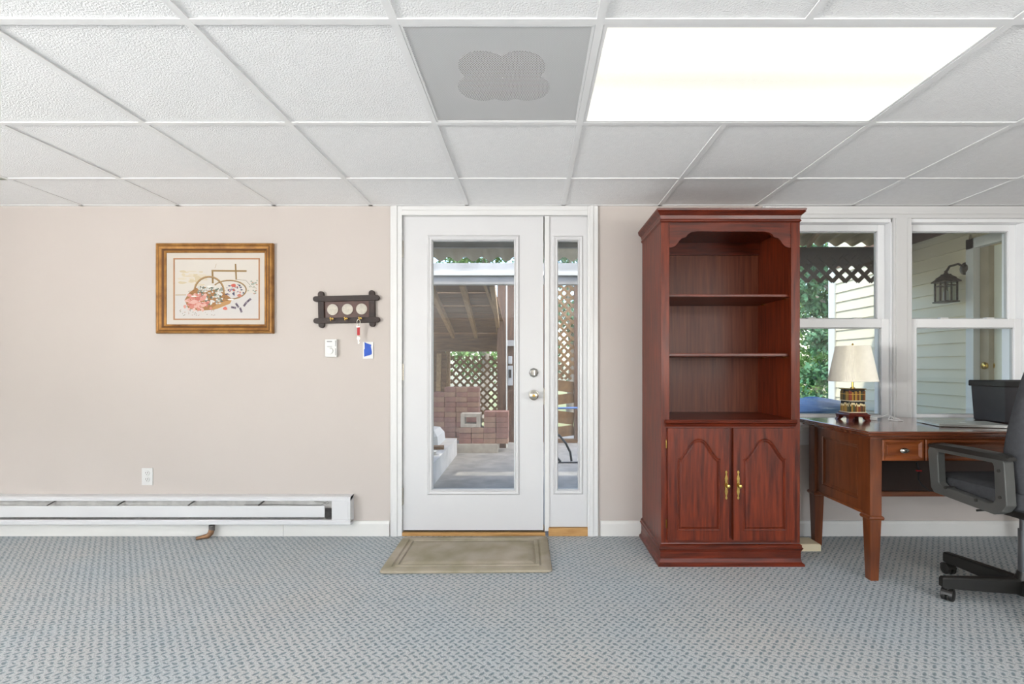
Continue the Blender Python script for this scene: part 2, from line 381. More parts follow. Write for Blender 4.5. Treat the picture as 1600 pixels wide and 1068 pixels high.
def is_open(cx, cy):
    for tx, ty in TROF:
        if tx < cx < tx + 2 * MOD and ty < cy < ty + MOD: return True
    return VENT[0] < cx < VENT[0] + MOD and VENT[1] < cy < VENT[1] + MOD
full = None
for i, (a, b) in enumerate(zip(xs, xs[1:])):
    for j, (c, d) in enumerate(zip(ys, ys[1:])):
        cx, cy = (a + b) / 2, (c + d) / 2
        if is_open(cx, cy) or b - a < .03 or d - c < .03: continue
        if abs(b - a - MOD) < .01 and abs(d - c - MOD) < .01:
            if full is None:
                h = MOD / 2 - .004
                full = MB().box(-h, h, -h, h, .0, .014, .002).build('ceiling_tile', M['tile'], ceil, local=True)
                t_ = full
            else: t_ = share(full, 'ceiling_tile', ceil)
            t_.location = (cx, cy, CE + .0045 + random.uniform(0, .0015))
            t_.rotation_euler = (0, 0, random.choice((0, math.pi)))
        else:
            MB().box(a + .004, b - .004, c + .004, d - .004, CE + .0045, CE + .018).build('ceiling_tile', M['tile'], ceil)
def troffer(x, y, label):
    r = thing('ceiling_light', label, 'light', (x + MOD, y + MOD / 2, CE), group='fluorescent ceiling lights')
    x0, x1, y0, y1 = x + TH + .001, x + 2 * MOD - TH - .001, y + TH + .001, y + MOD - TH - .001
    MB().box(x0 + .012, x1 - .012, y0 + .012, y1 - .012, CE + .004, CE + .008).build('lens', M['lens'], r)
    fr = MB()
    for b_ in ((x0, x1, y0, y0 + .012), (x0, x1, y1 - .012, y1), (x0, x0 + .012, y0 + .012, y1 - .012), (x1 - .012, x1, y0 + .012, y1 - .012)):
        fr.box(*b_, CE + .001, CE + .010)
    fr.build('lens_frame', M['grid'], r)
    MB().box(x0, x1, y0, y1, CE + .09, CE + .1).build('housing', M['grid'], r)
for i, (x, y) in enumerate(TROF):
    troffer(x, y, 'lit rectangular fluorescent ceiling light with prismatic lens beside the perforated vent' if i == 0 else 'lit fluorescent ceiling light added as unseen fill in the rear part of the room')
# perforated air vent
vx, vy = VENT
r = thing('ceiling_vent', 'white perforated square ceiling air vent with four dark round outlets behind', 'vent', (vx + MOD / 2, vy + MOD / 2, CE))
x0, x1, y0, y1 = vx + TH + .001, vx + MOD - TH - .001, vy + TH + .001, vy + MOD - TH - .001
MB().box(x0 + .008, x1 - .008, y0 + .008, y1 - .008, CE + .003, CE + .0036).build('perforated_face', M['perf'], r)
fr = MB()
for b_ in ((x0, x1, y0, y0 + .008), (x0, x1, y1 - .008, y1), (x0, x0 + .008, y0 + .008, y1 - .008), (x1 - .008, x1, y0 + .008, y1 - .008)):
    fr.box(*b_, CE + .001, CE + .009)
fr.build('vent_frame', M['grid'], r)
MB().box(x0, x1, y0, y1, CE + .013, CE + .016).build('back_pan', M['ductw'], r)
for i, (ox, oy) in enumerate(((-.085, .055), (.085, .055), (-.065, -.07), (.065, -.07), (0, .07))):
    MB().lathe([(.085 if i < 4 else .07, CE + .008), (.085 if i < 4 else .07, CE + .0125)], ((x0 + x1) / 2 + ox, (y0 + y1) / 2 + oy, 0), n=24).build('round_outlet', M['duct'], r)

# baseboards
def baseboard(name, x0, x1, label):
    o = MB().loops([[(x, WY, 0), (x, WY - .014, 0), (x, WY - .014, .078), (x, WY - .008, .094), (x, WY, .096)] for x in (x0, x1)]).build(name, M['base'])
    struct(o, label, 'baseboard')
baseboard('baseboard_left', XL, WX(1110 / 2.5), 'white baseboard running under the long heater')
baseboard('baseboard_middle', WX(1110 / 2.5) + .002, WX(609), 'short white baseboard between heater and door casing')
baseboard('baseboard_right', WX(938), XR, 'white baseboard behind bookcase and desk')

# ------------------------------------------------------------------ door unit
cs = MB()
Yc = WY - .016
def casing(m, x0, x1, z0, z1, vertical=True):
    m.box(x0, x1, Yc, WY + .002, z0, z1)
    if vertical: m.box(x0 + .012, x1 - .03, Yc - .005, Yc, z0, z1)
    else: m.box(x0, x1, Yc - .005, Yc, z0 + .03, z1 - .012)
casing(cs, WX(611), WX(629), 0, CE - .002); casing(cs, WX(918), WX(934), 0, CE - .002)
casing(cs, WX(629), WX(918), WZ(337), CE - .002, False)
struct(cs.build('trim_1', M['white'], bevel=.002), 'white door casing around the door and sidelight', 'trim')
dr = sempty('door_1', (WX(740), WY + .03, 0), 'white entry door with full length glass pane', 'door')
DY = WY + .004                  # room face of the slab
sx0, sx1, sz0, sz1 = WX(629.5), WX(849), WZ(828), WZ(338)
gx0, gx1, gz0, gz1 = WX(676), WX(803), WZ(764), WZ(376)
def leaf(m, x0, x1, z0, z1, a0, a1, b0, b1, y0, y1):
    m.box(x0, a0, y0, y1, z0, z1); m.box(a1, x1, y0, y1, z0, z1); m.box(a0, a1, y0, y1, z0, b0); m.box(a0, a1, y0, y1, b1, z1)
def glazing_bead(x0, x1, z0, z1, y, wd, parent, name='glazing_bead'):
    prof = [(0, 0), (.3, -.012), (.6, -.006), (.8, -.010), (1.0, .006)]
    L = []
    for t, dy in prof:
        o = wd * (1 - t)
        L.append([(x0 - o, y + dy, z0 - o), (x1 + o, y + dy, z0 - o), (x1 + o, y + dy, z1 + o), (x0 - o, y + dy, z1 + o)])
    return MB().loops(L, caps=False).build(name, M['doorw'], parent)
m = MB(); leaf(m, sx0, sx1, sz0, sz1, gx0 - .003, gx1 + .003, gz0 - .003, gz1 + .003, DY, DY + .044); slab = m.build('slab', M['doorw'], dr)
glazing_bead(gx0, gx1, gz0, gz1, DY, .037, dr)
MB().box(gx0 - .003, gx1 + .003, DY + .02, DY + .026, gz0 - .003, gz1 + .003).build('glass_pane', M['glass'], dr)
for py in (389, 581, 775):
    h = MB().lathe([(.007, -.055), (.0075, -.053), (.0075, .053), (.007, .055)], (WX(628), DY - .006, WZ(py)), n=10)
    h.box(WX(628) - .002, WX(630.5), DY - .0015, DY - .0002, WZ(py) - .053, WZ(py) + .053)
    h.build('hinge', M['nickel'], dr)
kb = MB().lathe([(.031, 0), (.033, .004), (.030, .009), (.014, .012), (.013, .030), (.022, .036), (.029, .048), (.028, .060), (.018, .067), (.001, .068)], (WX(834), DY, WZ(617)), '-y', 24).build('door_knob', M['nickel'], dr, smooth=True)
MB().lathe([(.009, .0675), (.009, .070), (.001, .0705)], (WX(834), DY, WZ(617)), '-y', 14).build('lock_button', M['brass'], kb)
db = MB().lathe([(.030, 0), (.031, .004), (.026, .010), (.020, .013), (.001, .0135)], (WX(834), DY, WZ(582)), '-y', 8).build('deadbolt', M['crystal'], dr)
MB().box(WX(834) - .006, WX(834) + .006, DY - .030, DY - .012, WZ(582) - .018, WZ(582) + .018, .003).build('thumb_turn', M['crystal'], db)
MB().box(WX(849.3), WX(850.8), DY - .003, DY + .03, WZ(632), WZ(606)).build('strike_plate', M['nickel'], dr)
# jambs, mullion and sidelight
sd = sempty('window_1', (WX(886), WY + .03, 0), 'narrow white sidelight with a tall glass pane beside the door', 'window')
m = MB(); m.box(WX(611) + .01, WX(629), WY + .002, WY + .15, 0, DZ1); m.box(WX(918), DX1, WY + .002, WY + .15, 0, DZ1); m.box(WX(629), WX(918), WY + .003, WY + .15, WZ(337.5), DZ1)
m.box(WX(851), WX(858), WY - .006, WY + .15, .03, WZ(337.5))
m.box(WX(629), WX(631), WY + .05, WY + .08, .03, WZ(338))
m.build('jamb', M['white'], sd)
lx0, lx1 = WX(858), WX(918); ag0, ag1 = WX(872), WX(903)
m = MB(); leaf(m, lx0, lx1, WZ(823), WZ(338), ag0 - .003, ag1 + .003, gz0 - .003, gz1 + .003, DY, DY + .044); m.build('sidelight_panel', M['doorw'], sd)
glazing_bead(ag0, ag1, gz0, gz1, DY, .034, sd)
MB().box(ag0 - .003, ag1 + .003, DY + .02, DY + .026, gz0 - .003, gz1 + .003).build('glass_pane', M['glass'], sd)
th = MB().box(WX(627), WX(852), WY - .012, WY + .15, 0, .022).build('trim_2', M['oak']); struct(th, 'oak threshold under the entry door', 'trim')
MB().box(WX(631), WX(850), WY + .0, WY + .05, .022, .028).build('metal_strip', M['bronze'], th)
struct(MB().box(WX(857), WX(918), WY - .012, WY + .15, 0, WZ(823.5)).build('trim_3', M['oak']), 'bare oak sill block under the sidelight', 'trim')

# ------------------------------------------------------------------ windows on the right
def dh_window(name, x0, x1, label):      # x0, x1: glass edges
    r = sempty(name, ((x0 + x1) / 2, WY + .06, WZ0), label, 'window')
    zt, zb, zm0, zm1 = 1.953, .768, 1.326, 1.386
    st = .048
    def sash(nm, y0, y1, z0, z1, g0, g1):
        m = MB(); leaf(m, x0 - st, x1 + st, z0, z1, x0, x1, g0, g1, y0, y1); s_ = m.build(nm, M['vinyl'], r, bevel=.003)
        b = MB()
        for a_ in ((x0, x0 + .006, g0, g1), (x1 - .006, x1, g0, g1), (x0, x1, g0, g0 + .006), (x0, x1, g1 - .006, g1)):
            b.box(a_[0], a_[1], y0 + .012, y1 - .006, a_[2], a_[3])
        b.build('gasket', M['meter'], s_)
        MB().box(x0 - .002, x1 + .002, (y0 + y1) / 2, (y0 + y1) / 2 + .005, g0 - .002, g1 + .002).build('glass_pane', M['glass'], s_)
        return s_
    sash('upper_sash', WY + .052, WY + .085, zm0 + .005, zt + .042, zm1, zt)
    lo = sash('lower_sash', WY + .014, WY + .047, zb - .052, zm1 - .004, zb, zm0)
    for k in (.25, .72):
        MB().box(x0 + (x1 - x0) * k, x0 + (x1 - x0) * k + .05, WY + .018, WY + .044, zm1 - .004, zm1 + .006, .002).build('sash_lock', M['plastic'], lo)
    f = MB(); X0, X1 = x0 - st - .022, x1 + st + .022
    f.box(X0 - .005, X0 + .022, WY + .001, WY + .15, WZ0, WZ1); f.box(X1 - .022, X1 + .005, WY + .001, WY + .15, WZ0, WZ1)
    f.box(X0, X1, WY + .001, WY + .15, zt + .042, WZ1); f.box(X0, X1, WY + .001, WY + .15, WZ0, zb - .05)
    f.build('window_frame', M['vinyl'], r, bevel=.002)
    return r
dh_window('window_2', 1.62, 2.245, 'white double-hung window behind the lamp, partly covered by the bookcase')
dh_window('window_3', 2.47, 3.095, 'white double-hung window behind the black bin and chair')
m = MB(); casing(m, 2.300, 2.414, WZ0, WZ1 - .0125); m.box(2.318, 2.397, WY + .0025, WY + .15, WZ0, WZ1); casing(m, WX1 - .01, XR - .002, WZ0 - .05, CE - .004); casing(m, 1.47, 1.553, WZ0 - .05, CE - .004)
m.box(1.553, WX1 - .01, Yc, WY + .002, WZ1 - .012, CE - .004); m.box(1.553, WX1 - .01, Yc - .006, Yc, WZ1 + .012, WZ1 + .03)
struct(m.build('trim_4', M['white'], bevel=.002), 'white casing around the pair of double-hung windows', 'trim')
m = MB(); m.box(1.46, XR - .002, WY - .035, WY + .02, WZ0 - .03, WZ0 - .004, .004); m.box(1.48, XR - .002, WY - .014, WY, WZ0 - .12, WZ0 - .03)
struct(m.build('trim_5', M['white']), 'white window stool and apron below the paired windows', 'trim')

# ------------------------------------------------------------------ wall fittings
# baseboard heater
hx1 = WX(553)
r = thing('baseboard_heater', 'long white metal baseboard heater with open slots along the wall', 'heater', (-2.6, WY - .03, WZ(820)))
H0 = XL + .05; D = WY - .062; z = lambda py: WZ(py, 3.07)
hz = lambda py: WZ(py, 3.07)
MB().box(H0, hx1 - .01, WY - .012, WY - .001, hz(817), hz(777)).build('back_plate', M['hbackplate'], r)
MB().loops([[(x, WY - .001, hz(775)), (x, D + .012, hz(776)), (x, D, hz(778.5)), (x, D, hz(782)), (x, D + .008, hz(782)), (x, WY - .012, hz(779))] for x in (H0, hx1)]).build('top_hood', M['heater'], r)
MB().loops([[(x, D + .004, hz(790)), (x, D + .001, hz(791)), (x, D + .001, hz(807)), (x, D + .004, hz(808)), (x, D + .010, hz(808)), (x, D + .010, hz(790))] for x in (H0, WX(507, 3.07))]).build('front_panel', M['heater'], r)
MB().loops([[(x, D + .006, hz(812)), (x, D, hz(814)), (x, D, hz(819)), (x, D + .01, hz(820)), (x, WY - .001, hz(820)), (x, WY - .012, hz(817)), (x, D + .01, hz(817))] for x in (H0, hx1)]).build('bottom_tray', M['heater'], r)
MB().box(WX(518, 3.07), hx1 - .015, D + .003, WY - .012, hz(812), hz(782)).build('end_box', M['heater'], r, bevel=.002)
MB().loops([[(hx1 - .014 + dx, WY - .001, hz(775)), (hx1 - .014 + dx, D - .002, hz(776)), (hx1 - .014 + dx, D - .002, hz(811)), (hx1 - .014 + dx, WY - .001, hz(816))] for dx in (0, .014)]).build('end_cap', M['heater'], r)
MB().box(H0, WX(516, 3.07), D + .018, WY - .014, hz(811), hz(797)).build('heating_element', M['hblack'], r)
for k in range(9):
    MB().box(WX(508 + k * 1.1, 3.07), WX(508.4 + k * 1.1, 3.07), D + .012, D + .03, hz(811), hz(795)).build('element_fin', M['hblack'], r)
for px in (72, 182, 293, 403):
    MB().bar((WX(px, 3.07), D + .006, hz(790)), (WX(px + 4, 3.07), WY - .014, hz(785)), .012, .003).build('panel_bracket', M['hblack'], r)
    MB().bar((WX(px - 3, 3.07), D + .006, hz(808)), (WX(px, 3.07), WY - .014, hz(813)), .010, .003).build('panel_bracket', M['hblack'], r)
MB().tube([(WX(p, 3.07), D + .014, hz(q)) for p, q in ((380, 789), (440, 788.5), (480, 790), (500, 790), (506, 786), (511, 784), (513, 786), (509, 788), (504, 785), (490, 784))], .0012, 6).build('loose_wire', M['slot'], r)
# pipe stub
r = thing('pipe_stub', 'short dull copper pipe elbow poking out under the heater', 'pipe', (WX(331, 3.08), 3.08, 0))
a = P(331, 820, 3.085)
MB().tube([a, a + Vector((0, 0, -.035))], .017, 12).build('pipe_collar', M['hblack'], r, smooth=True)
MB().tube([a + Vector((0, -.002, -.028)), a + Vector((-.004, -.004, -.048)), a + Vector((-.018, -.012, -.064)), a + Vector((-.045, -.03, -.0655)), a + Vector((-.068, -.047, -.067))], [.017, .017, .016, .011, .010], 12).build('elbow', M['copper'], r, smooth=True)
e = a + Vector((-.0684, -.0474, -.067))
o = MB().lathe([(.007, 0), (.0072, .0006)], (0, 0, 0), 'x', 12).build('pipe_bore', M['slot'], r, local=True)
o.location = e - Vector(r.location); o.rotation_euler = (0, 0, math.atan2(-.017, -.023))
# outlet
r = thing('wall_outlet', 'white duplex outlet low on the wall above the heater', 'outlet', (WX(231), WY, WZ(743.5)))
MB().box(WX(222.5), WX(239.5), WY - .006, WY, WZ(757), WZ(730.5), .002).build('cover_plate', M['plastic'], r)
for s_ in (-1, 1):
    zc = WZ(743.5) + s_ * .02
    soc = MB().lathe([(.0165, 0), (.016, .003)], (WX(231), WY - .006, zc), '-y', 20).build('socket', M['plastic'], r)
    for dx in (-.006, .006):
        MB().box(WX(231) + dx - .0012, WX(231) + dx + .0012, WY - .0096, WY - .0088, zc - .001, zc + .008).build('slot', M['slot'], soc)
    MB().lathe([(.0025, 0), (.0025, .0005)], (WX(231), WY - .0091, zc - .008), '-y', 8).build('slot', M['slot'], soc)
# thermostat
r = thing('thermostat', 'white rectangular wall thermostat with a round dial under the key rack', 'thermostat', (WX(519), WY, WZ(544)))
MB().box(WX(510), WX(528), WY - .022, WY, WZ(557.5), WZ(530), .003).build('case', M['plastic'], r)
MB().lathe([(.0215, 0), (.021, .004), (.019, .005), (.001, .005)], (WX(517.5), WY - .022, WZ(548)), '-y', 28).build('dial', M['plastic'], r)
MB().box(WX(518), WX(520.5), WY - .0275, WY - .0268, WZ(544.6), WZ(544)).build('dial_mark', M['grey'], r)
MB().box(WX(513), WX(521), WY - .0226, WY - .0219, WZ(534.3), WZ(532.8)).build('printed_line', M['grey'], r)
MB().box(WX(513.5), WX(521), WY - .0226, WY - .0219, WZ(541.6), WZ(540.9)).build('printed_line', M['grey'], r)
for a_, b_ in ((532, 541), (544, 555)):
    MB().box(WX(526), WX(527), WY - .0226, WY - .0218, WZ(b_), WZ(a_)).build('printed_scale', M['grey'], r)
# taped cover plate
r = thing('switch_plate', 'white wall plate covered with a patch of blue tape', 'wall plate', (WX(575), WY, WZ(547)))
MB().box(WX(567.5), WX(583.5), WY - .006, WY, WZ(560), WZ(534), .002).build('plate', M['plastic'], r)
tp = [(569.6, 557), (569.4, 546), (570.5, 544.5), (570, 534.3), (574, 536.2), (580.8, 538.5), (580, 541), (581.5, 549), (581.3, 553), (578, 554.6), (573, 556)]
MB().prism_y([(WX(a), WZ(b)) for a, b in tp], WY - .0072, WY - .0058).build('tape_patch', M['blue'], r)

# key rack
kc = Vector((WX(543), WY, WZ(483)))
r = thing('key_rack', 'dark wooden key rack with three pale discs and brass hooks', 'key rack', kc); r.rotation_euler = (0, R(-1.2), 0)
S = 1 / 245.0
def cap_bar(x0, x1, z0, z1, y0, y1, horiz):
    n = 8; pts = []
    if horiz:
        rr = (z1 - z0) / 2; c = (z0 + z1) / 2
        pts = [(x1 - rr + rr * math.cos(t), c + rr * math.sin(t)) for t in [-math.pi / 2 + math.pi * k / n for k in range(n + 1)]]
        pts += [(x0 + rr + rr * math.cos(t), c + rr * math.sin(t)) for t in [math.pi / 2 + math.pi * k / n for k in range(n + 1)]]
    else:
        rr = (x1 - x0) / 2; c = (x0 + x1) / 2
        pts = [(c + rr * math.cos(t), z1 - rr + rr * math.sin(t)) for t in [math.pi * k / n for k in range(n + 1)]]
        pts += [(c + rr * math.cos(t), z0 + rr + rr * math.sin(t)) for t in [math.pi + math.pi * k / n for k in range(n + 1)]]
    return MB().prism_y(pts, y0, y1)
for zz in (16.5, -17.5):
    cap_bar(-51.5 * S, 51.5 * S, (zz - 4.3) * S, (zz + 4.3) * S, -.024, -.004, True).build('rail', M['rack'], r, local=True, bevel=.002)
for xx in (-39.5, 39.5):
    cap_bar((xx - 4.6) * S, (xx + 4.6) * S, -28.5 * S, 28.5 * S, -.020, -.0005, False).build('stile', M['rack'], r, local=True, bevel=.002)
pn = MB().box(-36 * S, 36 * S, -.010, -.001, -15 * S, 14 * S).build('backing_panel', M['rackin'], r, local=True)
for xx in (-22, 1, 23):
    MB().lathe([(8.9 * S, .008), (9.4 * S, .0125), (8.6 * S, .0125)], (xx * S, 0, -.3 * S), '-y', 28).build('disc_rim', M['rackin'], r, local=True)
    MB().lathe([(8.6 * S, .0126), (8.4 * S, .0138), (.001, .0141)], (xx * S, 0, -.3 * S), '-y', 28).build('pale_disc', M['disc'], r, local=True)
for xx in (-22, 0, 22):
    hk = MB().tube([(xx * S, -.022, -15 * S), (xx * S, -.034, -16.2 * S), (xx * S, -.044, -18.5 * S), (xx * S, -.050, -17.5 * S), (xx * S, -.051, -14.8 * S)], .0024, 8)
    hk.lathe([(.008, .022), (.0075, .025), (.003, .027)], (xx * S, 0, -15 * S), '-y', 14)
    hk.lathe([(.001, .046), (.006, .048), (.0065, .052), (.004, .056), (.001, .057)], (xx * S, 0, -14.4 * S), '-y', 12)
    hk.build('brass_hook', M['brass'], r, local=True, smooth=True)
# key on a red strap, hanging from the third hook
kx = WX(564); ky = WY - .044; kz = WZ(501)
r = thing('key_ring', 'small key on a red strap hanging from the dark key rack', 'keys', (kx, ky, kz))
MB().tube([(kx + .010 * math.sin(t), ky, kz - .012 - .020 * (1 - math.cos(t)) * .9 + .018) for t in [2 * math.pi * k / 20 for k in range(20)]], .0014, 6, closed=True).build('split_ring', M['nickel'], r)
MB().box(kx - .011, kx + .011, ky - .004, ky + .004, kz - .046, kz - .036, .002).build('clasp', M['nickel'], r)
MB().box(kx - .0085, kx + .0085, ky - .002, ky + .002, kz - .095, kz - .046, .001).build('red_strap', M['red'], r)
MB().tube([(kx + .006 * math.sin(t), ky, kz - .100 - .006 * math.cos(t)) for t in [2 * math.pi * k / 14 for k in range(14)]], .001, 6, closed=True).build('small_ring', M['nickel'], r)
m = MB(); m.lathe([(.0095, -.001), (.0095, .001)], (kx, ky, kz - .114), '-y', 16); m.box(kx - .0028, kx + .0028, ky - .001, ky + .001, kz - .148, kz - .120); m.box(kx, kx + .006, ky - .001, ky + .001, kz - .144, kz - .136)
m.build('key', M['nickel'], r)

# framed print
x0, x1, z0, z1 = WX(248), WX(429), WZ(521), WZ(381)
r = thing('framed_picture', 'gold framed watercolour print of a flower basket hanging on the wall', 'picture', ((x0 + x1) / 2, WY, z0))
prof = [(0, -.001), (0, -.022), (.004, -.030), (.012, -.034), (.018, -.028), (.022, -.030), (.036, -.024), (.046, -.017), (.050, -.019), (.056, -.015), (.060, -.008)]
L = [[(x0 + o, WY + y, z0 + o), (x1 - o, WY + y, z0 + o), (x1 - o, WY + y, z1 - o), (x0 + o, WY + y, z1 - o)] for o, y in prof]
for nm, a, b, mt_ in (('outer_moulding', 0, 4, 'gold'), ('cove', 4, 5, 'golddk'), ('middle_moulding', 5, 6, 'gold'), ('inner_groove', 6, 7, 'golddk'), ('inner_step', 7, 8, 'gold'), ('inner_bead', 8, 11, 'gold')):
    MB().loops(L[a:b + 1] if nm != 'inner_bead' else L[8:], caps=False).build(nm, M[mt_], r)
o = .056; MB().box(x0 + o, x1 - o, WY - .010, WY - .002, z0 + o, z1 - o).build('mat_board', M['matboard'], r)
px = lambda a: WX(260 + a / 8.9); pz = lambda b: WZ(390 + b / 8.9)
fx0, fx1, fz0, fz1 = px(113), px(1312), pz(978), pz(120)
L = [[(fx0 + o, WY - .0102 - h, fz0 + o), (fx1 - o, WY - .0102 - h, fz0 + o), (fx1 - o, WY - .0102 - h, fz1 - o), (fx0 + o, WY - .0102 - h, fz1 - o)] for o, h in ((0, 0), (.001, .002), (.008, .002), (.009, 0))]
MB().loops(L, caps=False).build('inner_fillet', M['fillet'], r)
class Paint:                     # flat printed shapes with a colour per face
    def __init__(s): s.v = []; s.f = []; s.c = []; s.y = WY - .0106
    def poly(s, pts, c):
        b = len(s.v); s.y -= .0000025
        s.v += [(px(a), s.y, pz(q)) for a, q in pts]; s.f.append(list(range(b, b + len(pts)))); s.c.append(lin(tuple(v * .85 for v in c)))
    def blob(s, a, q, ra, rq, c, n=9, jit=.25):
        s.poly([(a + ra * math.cos(2 * math.pi * k / n) * random.uniform(1 - jit, 1 + jit), q + rq * math.sin(2 * math.pi * k / n) * random.uniform(1 - jit, 1 + jit)) for k in range(n)], c)
    def stroke(s, pts, w0, c):
        for (a, q), (a2, q2) in zip(pts, pts[1:]):
            d = math.hypot(a2 - a, q2 - q) or 1; nx, ny = -(q2 - q) / d * w0 / 2, (a2 - a) / d * w0 / 2
            s.poly([(a + nx, q + ny), (a2 + nx, q2 + ny), (a2 - nx, q2 - ny), (a - nx, q - ny)], c)
    def build(s, parent):
        me = bpy.data.meshes.new('print'); off = Vector(parent.location)
        me.from_pydata([Vector(v) - off for v in s.v], [], s.f); ca = me.color_attributes.new('Col', 'FLOAT_COLOR', 'CORNER')
        for p in me.polygons:
            for li in p.loop_indices: ca.data[li].color = s.c[p.index]
        me.materials.append(M['art']); o = bpy.data.objects.new('print', me); COL.objects.link(o); o.parent = parent
pt = Paint()
pt.poly([(140, 140), (1295, 140), (1295, 965), (140, 965)], (226, 219, 209))
pt.poly([(140, 640), (1295, 600), (1295, 965), (140, 965)], (222, 218, 214))
for k in range(26): pt.blob(random.uniform(230, 560), random.uniform(300, 500), random.uniform(20, 70), random.uniform(8, 30), random.choice(((222, 208, 178), (226, 214, 190), (216, 200, 168))))
pt.stroke([(140, 632), (290, 630)], 14, (190, 172, 138))
pt.stroke([(655, 285), (660, 470)], 26, (150, 120, 74)); pt.stroke([(645, 295), (1130, 300)], 24, (158, 128, 82)); pt.stroke([(975, 200), (985, 420)], 22, (150, 120, 74)); pt.stroke([(690, 260), (710, 200)], 6, (190, 172, 138))
arc = lambda cx, cy, rx, ry, a0, a1, n=22: [(cx + rx * math.cos(R(a0 + (a1 - a0) * k / n)), cy - ry * math.sin(R(a0 + (a1 - a0) * k / n))) for k in range(n + 1)]
pt.poly([(270, 700), (330, 600), (420, 535), (560, 520), (820, 600), (930, 690), (880, 760), (680, 835), (480, 850), (320, 820)], (168, 120, 74))
pt.poly([(620, 830), (760, 740), (930, 690), (900, 750), (720, 825)], (196, 150, 96))
for k in range(50): pt.stroke([(a := random.uniform(280, 900), q := random.uniform(560, 800)), (a + random.uniform(10, 40), q - random.uniform(-8, 20))], 5, random.choice(((120, 82, 50), (196, 156, 106), (100, 68, 44))) ) if (random.random() < .6) else None
pt.stroke(arc(890, 560, 235, 130, 150, -130), 18, (168, 136, 90)); pt.stroke(arc(890, 560, 228, 123, 150, -130), 5, (110, 80, 50))
for k in range(130):
    a, q = random.uniform(440, 790), random.uniform(520, 760)
    pt.blob(a, q, random.uniform(10, 26), random.uniform(8, 18), random.choice(((226, 226, 220), (206, 208, 200), (96, 104, 92), (122, 128, 112), (150, 152, 140), (232, 230, 226))))
for k in range(90):
    a, q = random.gauss(450, 85), random.gauss(730, 60)
    if a < 270 or a > 640 or q > 850 or q < 620: continue
    pt.blob(a, q, random.uniform(16, 40), random.uniform(14, 30), random.choice(((226, 160, 146), (216, 140, 124), (234, 186, 172), (204, 120, 108), (238, 200, 190))))
for k in range(40):
    a, q = random.uniform(840, 1090), random.uniform(480, 640)
    pt.blob(a, q, random.uniform(8, 20), random.uniform(6, 14), random.choice(((70, 70, 96), (206, 110, 96), (150, 150, 176), (230, 226, 224), (110, 110, 130))))
pt.blob(950, 500, 36, 22, (214, 104, 88)); pt.blob(835, 820, 32, 24, (220, 120, 104)); pt.blob(1030, 640, 30, 24, (206, 130, 112))
pt.stroke(arc(610, 590, 205, 210, 170, -5), 26, (176, 142, 96)); pt.stroke(arc(610, 590, 196, 200, 170, -5), 6, (120, 88, 56))
for a, q in ((400, 650), (620, 512), (910, 694)): pt.blob(a, q, 42, 10, (246, 244, 238), jit=.08)
for a, q, an in ((950, 806, 10), (1050, 840, 70), (1110, 760, -55), (1162, 706, -40), (1000, 775, 55)):
    dx, dy = 36 * math.cos(R(an)), 36 * math.sin(R(an)); pt.stroke([(a - dx, q - dy), (a + dx, q + dy)], 30, (128, 116, 128)); pt.stroke([(a - dx * .6, q - dy * .6), (a + dx * .2, q + dy * .2)], 12, (64, 58, 76))
for k in range(26): pt.stroke([(a := random.uniform(210, 700), q := random.uniform(840, 920)), (a + random.uniform(-24, 24), q + random.uniform(-20, 20))], 6, random.choice(((130, 124, 100), (176, 120, 90), (96, 90, 84))))
for k in range(16): pt.blob(random.uniform(1150, 1285), random.uniform(430, 620), 14, 9, random.choice(((150, 164, 150), (196, 160, 140), (176, 182, 168))))
pt.stroke([(985, 415), (1120, 430), (1200, 520), (1270, 540)], 5, (140, 128, 108))
pt.build(r)

# ------------------------------------------------------------------ door mat
r_loc = (-.345, 2.815, 0)
hw, hd = .452, .262
L = []
def rrect(hx, hy, rad, z, n=5):
    out = []
    for cx, cy, a0 in ((hx - rad, hy - rad, 0), (-hx + rad, hy - rad, 90), (-hx + rad, -hy + rad, 180), (hx - rad, -hy + rad, 270)):
        for k in range(n + 1): out.append((cx + rad * math.cos(R(a0 + 90 * k / n)), cy + rad * math.sin(R(a0 + 90 * k / n)), z))
    return out
for o, zz in ((.004, .001), (0, .005), (.004, .014), (.014, .018), (.050, .019), (.056, .013), (.060, .013), (.066, .019), (.080, .019), (.086, .013), (.090, .013), (.097, .019), (.13, .0195)):
    L.append(rrect(hw - o, hd - o, max(.028 - o * .3, .006), zz))
dm = MB().loops(L).build('door_mat', M['mat_'], None, smooth=True); dm.location = r_loc; dm.rotation_euler = (0, 0, R(1.0))
tag(dm, 'taupe plush door mat with double grooved border lying before the door', 'door mat')

# ================================================================== bookcase
bx0, bx1, byf, byb = .704, 1.452, 2.66, WY - .018
BS = F / byf
BX = lambda p: (p - CX) / BS
BZ = lambda p: CZ - (p - CY) / BS
bk = thing('bookcase', 'tall dark cherry bookcase with arched valance, open shelves and two cupboard doors', 'bookcase', ((bx0 + bx1) / 2, (byf + byb) / 2, 0))
T = .02
zc = BZ(327.5)
MB().box(bx0, bx0 + T, byf + .012, byb, .0, BZ(345)).build('side_panel', M['cherry'], bk)
MB().box(bx1 - T, bx1, byf + .012, byb, .0, BZ(345)).build('side_panel', M['cherry'], bk)
MB().box(bx0 + T, bx1 - T, byb - .012, byb - .002, .1, BZ(345)).build('back_panel', M['cherry_in'], bk)
MB().box(bx0 + T, bx1 - T, byf + .02, byb - .012, BZ(349), BZ(345)).build('top_panel', M['cherry'], bk)
MB().box(bx0 + T, bx1 - T, byb - .035, byb - .012, WZ(398, 3.08), WZ(366, 3.08)).build('hanging_rail', M['cherry_h'], bk)
